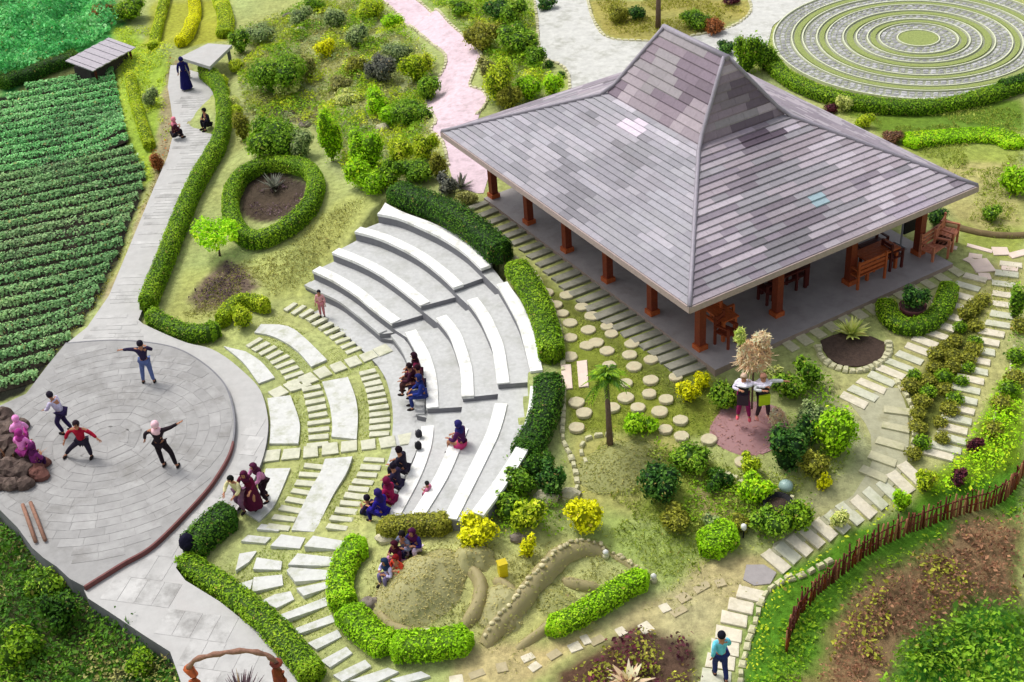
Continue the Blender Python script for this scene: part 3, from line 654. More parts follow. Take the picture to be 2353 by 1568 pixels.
# faces: 0 left-front (v=-), 1 right-front (u=-), 2 back-right (v=+), 3 back-left (u=+)
def edge(face, a, b):
    return {0: ((a, -b), (-a, -b)), 1: ((-a, -b), (-a, b)), 2: ((-a, b), (a, b)), 3: ((a, b), (a, -b))}[face]
for face in range(4):
    for up in (0, 1):
        (a0, b0, z0), (a1, b1, z1) = LV[up], LV[up+1]; nc = 21 if up == 0 else 9
        for j in range(nc):
            t0, t1 = j/nc, (j+1)/nc+.012
            def pt(t, lift):
                a, b, z = a0+(a1-a0)*t, b0+(b1-b0)*t, z0+(z1-z0)*t
                p, q = edge(face, a, b); return PV(*p, z+lift), PV(*q, z+lift)
            lo0, lo1 = pt(t0, .068); hi0, hi1 = pt(min(t1, 1), .012); L = np.linalg.norm(lo1-lo0); Lh = np.linalg.norm(hi1-hi0)
            bl = np.linalg.norm(pt(0, 0)[0]-pt(0, 0)[1]); tw = .56; ph = rt_.choice([0, .5])*tw*.6
            # cut positions measured along the eave direction from the face centre
            cuts = np.arange(-L/2-tw+ph, L/2+tw, tw); cuts = np.clip(cuts, -L/2, L/2); cuts = np.unique(cuts)
            dirv = (lo1-lo0)/L; ml, mh = (lo0+lo1)/2, (hi0+hi1)/2
            run = 0
            for i in range(len(cuts)-1):
                x0, x1 = cuts[i]+.003, cuts[i+1]-.003
                if x1-x0 < .04: continue
                h0, h1_ = np.clip(x0, -Lh/2, Lh/2), np.clip(x1, -Lh/2, Lh/2)
                cv_ = (x0+L/2)/L
                if run <= 0 or (face == 1 and not up and (6 <= j <= 7 or j in (18, 19))) or (face == 0 and not up and j >= 17 and .3 < cv_ < .5):
                    c = coltile(face, up, 0, j, i, cv_); run = rt_.integers(1, 4 if (face == 1 or up) else 3); kb = (face, up, int(x0/tw))
                    if kb in prevc and rt_.random() < .66 and not (face == 1 and 6 <= j <= 7) and (up or j < 17): c = prevc[kb]
                    if not (face == 1 and j in (6, 7, 18, 19)): prevc[kb] = c
                run = 1 if (face == 1 and not up and j in (6, 7, 18, 19)) else run; run -= 1; c = c*(1+rt_.normal(0, .03))
                A, B_, C_, D = ml+dirv*x0, ml+dirv*x1, mh+dirv*h1_, mh+dirv*h0
                dn = np.array([0, 0, -.07])
                VV = np.array([A, B_, C_, D, A+dn, B_+dn, C_+dn*.4, D+dn*.4]); QQ = [(0, 1, 2, 3), (4, 5, 1, 0), (5, 6, 2, 1), (7, 4, 0, 3)]
                px_, py_ = PX(VV[:4].mean(0)); 
                if face in (0, 1): parts.append((abs((PX(A)[0]-PX(C_)[0])*(PX(B_)[1]-PX(D)[1])-(PX(A)[1]-PX(C_)[1])*(PX(B_)[0]-PX(D)[0])), VV, QQ, c))
                else: rest.add(VV, QQ, c)
parts.sort(key=lambda x: -x[0])
for k, (_, VV, QQ, c) in enumerate(parts):
    if k < 300: put('shingle', quadmesh('shingle', VV, QQ, c), roof, M_tile)
    else: rest.add(VV, QQ, c)
ob = rest.build('shingles', roof, M_tile); ob['kind'] = 'stuff'
for sa, sb in ((1, -1), (-1, -1), (-1, 1), (1, 1)):
    pts = [PV(sa*a, sb*b, z+.05) for a, b, z in LV]; pts = [pts[0], (pts[0]+pts[1])/2, pts[1], pts[2]]
    P = resample(np.array(pts), .6)
    tubeo('hip_cap', P, .07, M_cap, roof, 6)
tubeo('ridge_cap', [PV(ar+.1, 0, ZR+.03), PV(-ar-.1, 0, ZR+.03)], .1, M_cap, roof, 6)
for (a0, b0), (a1, b1) in (((au, -bv), (-au, -bv)), ((-au, -bv), (-au, bv)), ((-au, bv), (au, bv)), ((au, bv), (au, -bv))):
    p, q = PV(a0*1.003, b0*1.003, ZE-.06), PV(a1*1.003, b1*1.003, ZE-.06); c = (p+q)/2; L = np.linalg.norm(q-p)
    bxm('fascia', L, .05, .2, tuple(c), M_fascia, roof, math.atan2(q[1]-p[1], q[0]-p[0]))
# floor slab
ZP = 1.9
bpost0 = float(np.mean([(W(x, y, ZP)[:2]-ctr)@vv for x, y in [(1610,800),(1506,723),(1404,647),(1310,579),(1215,511),(1127,455)]]))
fl = [W(1092, 462, ZP)[:2]-ctr, W(1643, 838, ZP)[:2]-ctr, W(2190, 606, ZP)[:2]-ctr]
bf = float(np.mean([(W(x, y, ZP)[:2]-ctr)@vv for x, y in ((1226,541),(1378,650),(1554,786))])); bf = min(bf, bpost0-.3); af = fl[1]@uu; a2 = fl[0]@uu; b2 = fl[2]@vv; af = min(af, fl[2]@uu)
fc = np.array([ctr+uu*a2+vv*bf, ctr+uu*af+vv*bf, ctr+uu*af+vv*b2, ctr+uu*a2+vv*b2])
M_pf = mat('pavilion_floor', (158, 152, 150), .55, .1, 3, .1, 40, .4, stain=((128, 120, 116), 1.2, .6))
prism('floor', fc, ZP, 1.3, M_pf, pav, mat('floor_edge', (150, 132, 122), .8, .15, 8))
def infloor(x, y): w = W(x, y, ZP); return w
pL = [(1610,800),(1506,723),(1404,647),(1310,579),(1215,511),(1127,455)]
bpost = np.mean([(W(x, y, ZP)[:2]-ctr)@vv for x, y in pL]); apl = [(W(x, y, ZP)[:2]-ctr)@uu for x, y in pL]
apl = np.linspace(apl[0], apl[-1], 6)
pR = [(1610,800),(1793,720),(1967,642),(2125,591)]; bpr = [(W(x, y, ZP)[:2]-ctr)@vv for x, y in pR]; bpr = np.linspace(bpost, bpr[-1], 4); apost = apl[0]
def post(a, b):
    p = PV(a, b, 0); o = bxm('post', .24, .24, 2.62, (p[0], p[1], ZP+1.31), M_wood, pav, math.atan2(uu[1], uu[0]))
    bxm('post_base', .34, .34, .16, (p[0], p[1], ZP+.08), M_woodo, o, math.atan2(uu[1], uu[0]))
for a in apl: post(a, bpost); post(a, bpr[-1])
for b in bpr[1:-1]: post(apost, b); post(apl[-1], b)
def beam(a0, b0, a1, b1, z, w=.16, h=.2, name='beam'):
    p, q = PV(a0, b0, z), PV(a1, b1, z); c = (p+q)/2; bxm(name, np.linalg.norm(q-p), w, h, tuple(c), M_wood, pav, math.atan2(q[1]-p[1], q[0]-p[0]))
zb_ = ZE-.12
beam(apl[0]-.4, bpost, apl[-1]+.4, bpost, zb_+.02); beam(apl[0]-.4, bpr[-1], apl[-1]+.4, bpr[-1], zb_+.02)
beam(apost, bpr[0]-.4, apost, bpr[-1]+.4, zb_-.04); beam(apl[-1], bpr[0]-.4, apl[-1], bpr[-1]+.4, zb_-.04)
for a in apl[1:-1]: beam(a, bpr[0], a, bpr[-1], zb_-.09, .12, .16)
# ---- furniture under and beside the pavilion
def chair(x, y, rz, label, m=M_wood, z=ZP, bench=0.):
    p = W(x, y, z); t = thing('wooden_chair' if not bench else 'wooden_bench', label, 'chair' if not bench else 'bench', p, rz, 'wooden seats of the pavilion')
    L = .5+bench
    def bo(n, sx, sy, sz, c): return bxm(n, sx, sy, sz, c, m, t)
    for i in range(4): bo('seat_slat', L, .11, .04, (0, -.19+.125*i, .45))
    for i in range(3): bo('back_slat', L, .035, .1, (0, .235, .6+.15*i))
    for sx in (-1, 1):
        bo('leg', .07, .07, .66, (sx*(L/2-.035), -.22, .33)); bo('leg', .07, .07, 1.0, (sx*(L/2-.035), .25, .5)); bo('armrest', .08, .5, .04, (sx*(L/2-.035), 0, .68))
    return t
def table(x, y, rz, label, L=1.5, w=.7, m=M_wood, z=ZP, h=.75):
    p = W(x, y, z); t = thing('wooden_table', label, 'table', p, rz, 'wooden tables of the pavilion')
    for i in range(5): bxm('top_board', L, w/5-.012, .05, (0, -w/2+w/10+i*w/5, h), m, t)
    for sx in (-1, 1):
        for sy in (-1, 1): bxm('leg', .09, .09, h-.025, (sx*(L/2-.1), sy*(w/2-.08), (h-.025)/2), m, t)
    bxm('stretcher', L-.2, .06, .08, (0, 0, .25), m, t); return t
ru = math.atan2(uu[1], uu[0]); rv = math.atan2(vv[1], vv[0])
table(1648, 760, ru, 'orange-brown wooden table just behind the front corner post', 1.3, .6, M_woodo)
chair(1668, 790, rv+.3, 'single red-brown wooden chair nearest the front corner post', M_wood)
chair(1646, 732, ru, 'orange-brown bench under the front corner of the eave', M_woodo, bench=.6)
table(1800, 668, rv, 'dark red table behind the second post of the right-front side', 1.5, .7, M_woodd)
chair(1832, 655, rv+1.6, 'dark red chair to the right of the table behind the second post', M_woodd)
chair(1765, 690, rv-1.6, 'dark red chair in deep shade left of the second post', M_woodd)
chair(1812, 640, rv, 'dark red bench at the back of the table behind the second post', M_woodd, bench=.8)
table(2010, 622, rv, 'orange slatted table right of the third post', 1.4, .7, M_woodo)
chair(2048, 612, rv+1.5, 'maroon chair at the right end of the orange slatted table', M_woodd)
chair(1988, 645, rv+math.pi, 'orange bench in front of the orange slatted table', M_woodo, bench=.7)
chair(1995, 592, rv, 'dark red bench behind the orange slatted table', M_woodd, bench=.7)
# black standing board near the right corner post
t = thing('notice_board', 'black standing board beside the right corner post', 'board', W(2098, 556, ZP), rv)
bxm('panel', .95, .05, 1.1, (0, 0, 1.0), mat('black_board', (30, 34, 36), .4, .1), t); bxm('frame', 1.03, .07, .05, (0, 0, 1.57), mat('grey_frame', (168, 170, 172), .5, .1), t)
for sx in (-1, 1): bxm('leg', .05, .05, 1.5, (sx*.49, .06, .75), mat('grey_frame', (168, 170, 172), .5, .1), t); bxm('foot', .06, .5, .05, (sx*.49, .06, .025), mat('grey_frame', (1, 1, 1)), t)
for i, (x, y, lb) in enumerate([(2150, 590, 'salmon-coloured wooden bench outside the right corner post'), (2172, 572, 'salmon-coloured bench farther from the right corner post')]):
    chair(x, y, rv+.2+i*.3, lb, mat('salmon_wood', (190, 118, 88), .6, .2, 12), 1.75, .7)
# ================================================================== SLAB PATHS ROUND THE PAVILION
sp = put('slab_path', None); tag(sp, kind='structure')
def course(parent, pxs, vec0, vec1, w, m, n, th=.1, lift=.05, mm=None):
    P = resample(np.array(smooth([np.array(p, float) for p in pxs], 6)), n=n)
    for i, p in enumerate(P):
        f = i/(n-1); v = np.array(vec0)*(1-f)+np.array(vec1)*f
        slab(parent, p[0], p[1], v[0], v[1], w, m if not mm or random.random() < .6 else mm, th, lift)
course(sp, [(1112,470),(1165,520),(1233,569),(1307,637),(1357,680),(1403,720),(1453,752),(1510,790),(1590,850)], (62,-24), (76,-28), .30, M_slabd, 25, .14, .08)
M_slabm = mat('mossy_slab', (186, 182, 150), .85, .12, 9, .2, 60, stain=((150, 152, 104), 2.4, .6))
course(sp, [(1812,792),(1866,768),(1896,753),(1960,722),(2004,708),(2035,687),(2085,665),(2141,645),(2190,622)], (36,28), (42,26), .33, M_slabm, 13)
sa = put('slab_path', None); tag(sa, kind='structure')
course(sa, [(2240,640),(2209,677),(2188,715),(2161,753),(2128,785),(2083,828),(2040,863),(1992,898),(1962,922)], (54,14), (60,28), .30, M_slabw, 16, mm=M_slab)
sb = put('slab_path', None); tag(sb, kind='structure')
course(sb, [(2322,610),(2307,650),(2307,713),(2289,753),(2259,798),(2236,858),(2216,906),(2196,974),(2181,1022),(2155,1045)], (52,6), (68,18), .30, M_slabw, 21, mm=M_slab)
sc = put('slab_path', None); tag(sc, kind='structure')
drape('worn_paving', wpoly([(1950,925),(2060,885),(2082,930),(2090,990),(2085,1060),(2060,1110),(2010,1160),(1940,1180),(1900,1210),(1780,1290),(1760,1260),(1870,1200),(1960,1140),(2005,1070),(2000,990)]), .02, mat('worn_paving', (168, 166, 138), .95, .15, 5, .4, 14, stain=((150, 146, 112), 1.5, .8)), sc)
course(sc, [(2060,945),(2058,985),(2048,1020),(2028,1055),(2008,1090)], (62,8), (60,26), .3, M_slabm, 5)
course(sc, [(2096,1090),(2060,1118),(2020,1142),(1990,1162),(1950,1185),(1915,1207),(1883,1226),(1848,1249),(1813,1271),(1782,1292)], (46,44), (48,40), .34, M_slabw, 12, mm=M_slab)
drape('worn_paving', wpoly([(1715,1300),(1775,1300),(1790,1330),(1760,1350),(1705,1345)]), .035, mat('grey_patch', (160, 154, 152), .9, .1), sc)
sd = put('slab_path', None); tag(sd, kind='structure')
course(sd, [(1724,1367),(1703,1397),(1688,1425),(1677,1456),(1668,1486),(1655,1522),(1645,1556),(1638,1590)], (58,14), (66,8), .42, M_slabw, 8, mm=M_slab)
fs = put('flagstones', None); tag(fs, kind='structure')
for x, y, vx, vy, w in [(2180,568,40,8,.25),(2250,572,60,16,.2),(2240,590,30,4,.3),(2298,578,34,0,.5),(2255,612,44,-4,.8),(2320,618,40,4,.35),(2340,585,40,-10,.3),(2262,636,26,0,.4),(2230,600,20,10,.3)]:
    slab(fs, x, y, vx, vy, w, mat('rosy_flagstone', (224, 204, 190), .85, .1, 6, .2, stain=((190, 180, 150), 3, .6)), .08, .04)
# round stepping stones
rs = put('stepping_stones', None); tag(rs, kind='structure')
def disc(name, r, h, m, n=18, seed=0):
    q = random.Random(seed); rr = [r*(1+q.uniform(-.05, .05)) for _ in range(n)]
    V = [(rr[i]*math.cos(2*math.pi*i/n), rr[i]*math.sin(2*math.pi*i/n), -h) for i in range(n)]+[(rr[i]*math.cos(2*math.pi*i/n), rr[i]*math.sin(2*math.pi*i/n), -.015) for i in range(n)]+[(.92*rr[i]*math.cos(2*math.pi*i/n), .92*rr[i]*math.sin(2*math.pi*i/n), 0) for i in range(n)]
    Fs = [(i, (i+1) % n, n+(i+1) % n, n+i) for i in range(n)]+[(n+i, n+(i+1) % n, 2*n+(i+1) % n, 2*n+i) for i in range(n)]+[tuple(2*n+i for i in range(n))]
    me = pm(name, V, Fs); me.materials.append(m); return me
M_round = mat('round_stone', (190, 182, 150), .85, .12, 8, .25, 40, stain=((190, 168, 140), 5, .6)); DS = [disc('stepping_stone', .225, .1, M_round, seed=i) for i in range(4)]
for x, y in [(1257,675),(1303,681),(1276,703),(1337,708),(1293,723),(1361,729),(1310,745),(1395,753),(1352,761),(1311,779),(1349,797),(1395,809),(1452,793),(1310,822),(1447,818),(1496,829),(1400,842),(1457,845),(1495,876),(1553,869),(1438,883),(1492,907),(1438,916),(1531,920),(1325,927),(1408,939),(1466,939),(1342,951),(1516,948),(1325,985),(1564,968),(1529,989),(1566,1005),(1629,1012),(1706,1064),(1370,790),(1405,770)]:
    p = G(x, y); o = put('stepping_stone', random.choice(DS), rs); o.location = (p[0], p[1], p[2]+.075); o.rotation_euler = (0, 0, random.uniform(0, 6)); k = random.uniform(.9, 1.08); o.scale = (k, k, 1)
for x, y in [(1303, 868), (1338, 862)]:
    slab(rs, x, y, 4, 58, .28, mat('rosy_flagstone', (224, 204, 190)), .1, .06, name='long_slab')

# ================================================================== VEGETATION
M_leaf = leafmat()
PAL = dict(
 lime=[(120,170,10),(150,205,20),(176,222,40)], yellow=[(196,202,10),(232,230,16),(180,196,20)], yg=[(120,150,20),(160,182,30),(190,205,60)],
 hedge=[(78,118,16),(110,150,22),(142,172,38)], hedged=[(38,76,18),(58,102,20),(88,128,30)], hedgeb=[(112,160,10),(136,186,16),(160,200,40)],
 olive=[(120,126,40),(146,150,56),(100,108,30)], green=[(72,112,24),(104,146,30),(142,174,52)], dark=[(32,72,28),(54,98,34),(98,136,54)],
 sage=[(110,136,88),(136,156,104),(160,174,130)], bluegreen=[(50,132,72),(92,178,112),(140,208,142)], crop=[(92,140,92),(120,162,112),(148,180,130)], cropb=[(92,162,100),(118,180,120),(150,200,144)],
 purple=[(70,30,44),(96,44,60),(52,26,34)], mauve=[(110,90,100),(80,64,76),(60,50,56)], rust=[(130,80,40),(160,100,60),(100,70,30)], drygrass=[(134,138,80),(154,156,98),(120,130,64)],
 lawn=[(112,134,46),(136,152,64),(158,166,88)], pale=[(180,196,110),(206,216,140),(150,176,80)], brown=[(110,80,62),(140,106,84),(90,64,50)], straw=[(214,190,164),(196,168,146),(226,210,190)], sand=[(150,148,100),(168,164,116),(136,138,88)], pinkish=[(146,112,112),(160,122,122),(130,104,98)], grey=[(90,96,92),(120,124,116),(64,70,68)])
def core_col(pal): return np.array(lin(PAL[pal][0]))*.6  # leaf colour darkened: shade deep between the leaves put into the core's colour
def shrub_mesh(r, h, pal, n, ls, seed=0, amp=.16, up=.25, holes=0., lobes=0):
    """dome of leaves over a rough core; origin at the base"""
    rg = np.random.default_rng(seed+1000); mb = MB(); pts = []; nrm = []
    cs = [((0, 0, h*.45), (r, r, h*.55))]
    if lobes:
        cs = [((0, 0, h*.4), (r*.62, r*.62, h*.5))]
        for k in range(lobes):
            a = 2*math.pi*k/lobes+rg.uniform(-.4, .4); q = rg.uniform(.35, .62); rr = rg.uniform(.36, .52)
            cs.append(((math.cos(a)*r*q, math.sin(a)*r*q, h*rg.uniform(.35, .7)), (r*rr, r*rr, h*rg.uniform(.26, .36))))
    for k, (c, R) in enumerate(cs):
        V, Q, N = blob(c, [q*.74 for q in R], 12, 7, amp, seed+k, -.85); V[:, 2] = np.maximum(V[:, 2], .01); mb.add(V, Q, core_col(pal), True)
        m = max(10, int(n/len(cs)*(1.4 if k == 0 else 1))); z = rg.uniform(-.75, 1, m); a = rg.uniform(0, 6.283, m); s = np.sqrt(1-z*z)
        D = np.stack([s*np.cos(a), s*np.sin(a), z], 1); q = (1+amp*fbm(D[:, 0]*2+seed+D[:, 2], D[:, 1]*2-seed, 2.4, seed % 89))*np.where(rg.random(m) < .09 if amp > .1 else False, rg.uniform(1.0, 1.3, m), rg.uniform(.76, 1.06, m))
        P = np.array(c)+D*np.array(R)*q[:, None]; P[:, 2] = np.maximum(P[:, 2], .02); pts.append(P); nrm.append(D)
    P = np.vstack(pts); N = np.vstack(nrm)
    V, Q, C = leaves(P, N, ls, mixcols(len(P), PAL[pal], P, .2, rg, 3.2/max(r, .4), seed % 50), .6, up, .55, rg); mb.add(V, Q, C)
    return mb
def spot(x, yt, yb, w):
    g = G(x, yb); s = 1/mpp(g); r = w/2/s; yb2 = yb-.5*r*s*.62; g = G(x, yb2); h = max(.22, (yb2-yt)/(.84*s)*.96)
    return g, r, h
def shrub(x, yt, yb, w, pal, label, cat='shrub', name='shrub', ls=.085, dens=1., lobes=0, group=None, amp=.27, stems=True):
    g, r, h = spot(x, yt, yb, w); sd = int(x*7+yt*13) % 9973
    n = int(520*dens*(r*r*2+2*r*h)*(.085/ls)**1.5)+40; n = min(n, 8000)
    mb = shrub_mesh(r, h, pal, n, ls, sd, amp, lobes=lobes); t = thing(name, label, cat, g, 0, group)
    mb.build('foliage', t)
    if stems:
        for k in range(3):
            a = 2.1*k+sd; tubeo('stem', [(0.04*math.cos(a), .04*math.sin(a), -.05), (.12*r*math.cos(a), .12*r*math.sin(a), h*.3), (.35*r*math.cos(a), .35*r*math.sin(a), h*.55)], [.03, .025, .012], M_trunk, t, 5)
    return t
def spiky(x, yt, yb, w, pal, label, n=60, cat='plant', name='spiky_plant', bw=.05, group=None):
    """rosette of long arching blades"""
    g, r, h = spot(x, yt, yb, w); t = thing(name, label, cat, g, 0, group); rg = np.random.default_rng(int(x)+int(yb)); mb = MB()
    for k in range(n):
        a = rg.uniform(0, 6.28); el = rg.uniform(.35, 1.45); L = math.hypot(r, h)*rg.uniform(.65, 1.05)*.85; d = np.array([math.cos(a), math.sin(a), 0]); sd = np.array([-d[1], d[0], 0])*bw*rg.uniform(.7, 1.2)
        P = [np.array([0, 0, .02]), d*L*.5*math.cos(el)+np.array([0, 0, L*.5*math.sin(el)]), d*L*math.cos(el)*1.05+np.array([0, 0, L*.86*math.sin(el)])]
        V = [P[0]-sd*.5, P[0]+sd*.5, P[1]+sd, P[1]-sd, P[2]+sd*.1, P[2]-sd*.1]; c = mixcols(1, PAL[pal], None, .2, rg)[0]
        mb.add(V, [(0, 1, 2, 3), (3, 2, 4, 5)], c)
    mb.build('blades', t); return t
def hedge(pxs, w, h, pal, label, closed=False, ls=.066, dens=600, z=None, name='hedge', group=None, sq=3.2, cap=True, amp=.11):
    P = line(pxs, z, .22, closed); n = len(P); t = np.gradient(P[:, :2], axis=0) if not closed else (np.roll(P[:, :2], -1, 0)-np.roll(P[:, :2], 1, 0)); t /= np.linalg.norm(t, axis=1)[:, None]
    nn = np.stack([-t[:, 1], t[:, 0]], 1); sd = int(pxs[0][0]+pxs[0][1]*3) % 997; rg = np.random.default_rng(sd)
    g0 = P[0].copy(); th = thing(name, label, 'hedge', tuple(g0), 0, group); mb = MB()
    gz = hgt(P[:, 0], P[:, 1]) if z is None else P[:, 2]
    K = 11; an = np.linspace(-.18*math.pi, 1.18*math.pi, K)
    def prof(a):
        c, s = np.cos(a), np.sin(a); return np.sign(c)*np.abs(c)**(2/sq), np.sign(s)*np.abs(s)**(2/sq)
    wv = w*(1+amp*fbm(P[:, 0], P[:, 1], 1.7, sd)); hv = h*(1+amp*fbm(P[:, 0], P[:, 1], 1.3, sd+1))
    e = np.ones(n)
    if cap and not closed:
        L = np.r_[0, np.cumsum(np.linalg.norm(np.diff(P[:, :2], axis=0), axis=1))]; de = np.minimum(L, L[-1]-L)/(w*.5); e = np.clip(1-(1-np.clip(de*1.6, 0, 1))**3, .1, 1)
    V = []
    for i in range(n):
        for a in an:
            x, y = prof(a); V.append((P[i, 0]+nn[i, 0]*x*wv[i]/2*.9*e[i], P[i, 1]+nn[i, 1]*x*wv[i]/2*.9*e[i], gz[i]+max(-.05, hv[i]*(.45+.5*y)*(.55+.45*e[i]))))
    m_ = n if closed else n-1
    Q = [(i*K+k, i*K+k+1, ((i+1) % n)*K+k+1, ((i+1) % n)*K+k) for i in range(m_) for k in range(K-1)]
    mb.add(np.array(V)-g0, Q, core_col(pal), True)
    Ltot = .22*n; m = int(Ltot*(w+1.6*h)*dens*(.06/ls)**1.3)+500; i = rg.integers(0, m_, m); i = np.where(rg.random(m) < (min(.35, 1.2/Ltot)), rg.choice([0, 1, 0, m_-1, m_-1, max(m_-2, 0)], m), i) if not closed else i; i = np.clip(i, 0, m_-1); f = rg.random(m); j = (i+1) % n; at_ = np.linspace(an[0], an[-1], 200); tx, ty = prof(at_); cl_ = np.r_[0, np.cumsum(np.hypot(np.diff(tx)*w/2, np.diff(ty)*h*.55))]; a = np.interp(rg.uniform(0, cl_[-1], m), cl_, at_); x, y = prof(a)
    pc = P[i]*(1-f)[:, None]+P[j]*f[:, None]; gc_ = gz[i]*(1-f)+gz[j]*f; ww = wv[i]/2*(e[i]*(1-f)+e[j]*f)*rg.uniform(.93, 1.05, m); hh = hv[i]*(1-f)+hv[j]*f; ee = e[i]*(1-f)+e[j]*f
    LP = np.stack([pc[:, 0]+nn[i, 0]*x*ww, pc[:, 1]+nn[i, 1]*x*ww, gc_+np.maximum(.01, hh*(.45+.55*y)*(.55+.45*ee))*np.where(rg.random(m) < .05, rg.uniform(1.05, 1.25, m), rg.uniform(.94, 1.04, m))], 1)
    N = np.stack([nn[i, 0]*np.cos(a), nn[i, 1]*np.cos(a), np.sin(a)], 1)
    Vl, Ql, Cl = leaves(LP-g0, N, ls, mixcols(m, PAL[pal], LP, .2, rg, 1.6, sd % 40), .6, .25, .45, rg); mb.add(Vl, Ql, Cl)
    mb.build('foliage', th); return th
# ---- hedges
hedge([(468,178),(500,205),(516,250),(517,305),(498,365),(468,415),(440,470),(415,535),(390,600),(362,668),(340,728)], .62, .75, 'hedge', 'long clipped hedge along the right edge of the upper walk', ls=.065)
hedge([(345,738),(385,762),(430,780),(480,782),(505,765)], .6, .6, 'hedge', 'clipped hedge running from the walk corner to the court')
hedge([(508,758),(530,725),(560,706),(600,712),(620,722)], .5, .5, 'yg', 'yellow-green curled hedge at the head of the court', amp=.25)
hedge([(534,470),(556,425),(600,398),(650,392),(700,402),(728,432),(722,475),(690,520),(645,552),(592,570),(556,552),(536,515)], .66, .65, 'hedge', 'oval clipped hedge ring round a dark soil bed', closed=True)
hedge([(905,462),(950,480),(1005,500),(1060,528),(1105,560),(1140,592),(1160,610)], .95, .8, 'hedged', 'dark green hedge behind the top terrace on the left', dens=480)
hedge([(1183,625),(1215,672),(1243,728),(1262,790),(1270,842)], .8, .6, 'hedge', 'hedge behind the middle terraces')
hedge([(1262,888),(1262,935),(1248,985),(1225,1035),(1200,1080)], .85, .7, 'hedged', 'hedge behind the lower right terraces')
hedge([(545,1195),(512,1215),(470,1255),(430,1295)], .9, .7, 'hedged', 'fat rounded hedge beside the lower walk, upper part')
hedge([(418,1298),(450,1325),(500,1355),(560,1400),(620,1450),(680,1515),(730,1580)], .72, .55, 'hedge', 'long hedge between the lower walk and the court pavers')
hedge([(842,1258),(806,1292),(786,1340),(786,1385),(796,1415)], .76, .55, 'hedgeb', 'bright hedge at the left end of the sculpted bed')
hedge([(798,1412),(812,1432),(842,1462),(878,1490),(906,1502)], .85, .5, 'hedgeb', 'bright hedge block at the lower left of the sculpted bed')
hedge([(896,1502),(960,1502),(1030,1493),(1090,1480)], .85, .55, 'hedgeb', 'bright hedge block along the bottom of the sculpted bed')
hedge([(1255,1462),(1310,1440),(1370,1405),(1430,1370),(1490,1338)], .6, .5, 'hedgeb', 'bright hedge bar at the lower right of the sculpted bed')
hedge([(868,1232),(920,1226),(980,1222),(1040,1220)], .6, .55, 'olive', 'olive clipped hedge below the end of the terraces')
hedge([(2034,705),(2040,735),(2062,757),(2100,765),(2140,748),(2168,712),(2180,668)], .62, .45, 'hedge', 'crescent hedge round the potted shrub near the pavilion', ls=.055)
hedge([(1768,150),(1800,185),(1860,218),(1940,243),(2040,258),(2140,258),(2240,240),(2353,205)], .7, .5, 'hedge', 'low hedge round the near side of the labyrinth')
hedge([(2290,222),(2340,208),(2420,190)], .6, .6, 'hedged', 'second dark hedge right of the labyrinth')
hedge([(1612,1282),(1640,1262),(1690,1232)], .9, .6, 'hedgeb', 'short bright hedge left of the lower slab path')
hedge([(445,-10),(450,40),(438,80),(412,112)], .6, .5, 'yellow', 'yellow curving hedge at the top of the upper walk')
hedge([(385,-10),(372,40),(360,90),(352,118)], .5, .4, 'yg', 'olive-yellow hedge strip left of the yellow one')
hedge([(300,180),(312,240),(330,300),(348,350)], .5, .4, 'yg', 'strip of yellow-green planting on the field bank')
hedge([(505,0),(520,50),(515,90)], .8, .4, 'yg', 'patch of yellow-green groundcover above the slab shelter')
hedge([(2075,335),(2150,325),(2230,318),(2300,322),(2345,345)], 1.0, .3, 'lime', 'lime-yellow groundcover band right of the pavilion', amp=.25)
hedge([(0,205),(70,185),(130,160),(185,140)], .8, .6, 'hedged', 'dark hedge between the top thicket and the crop field', amp=.3)
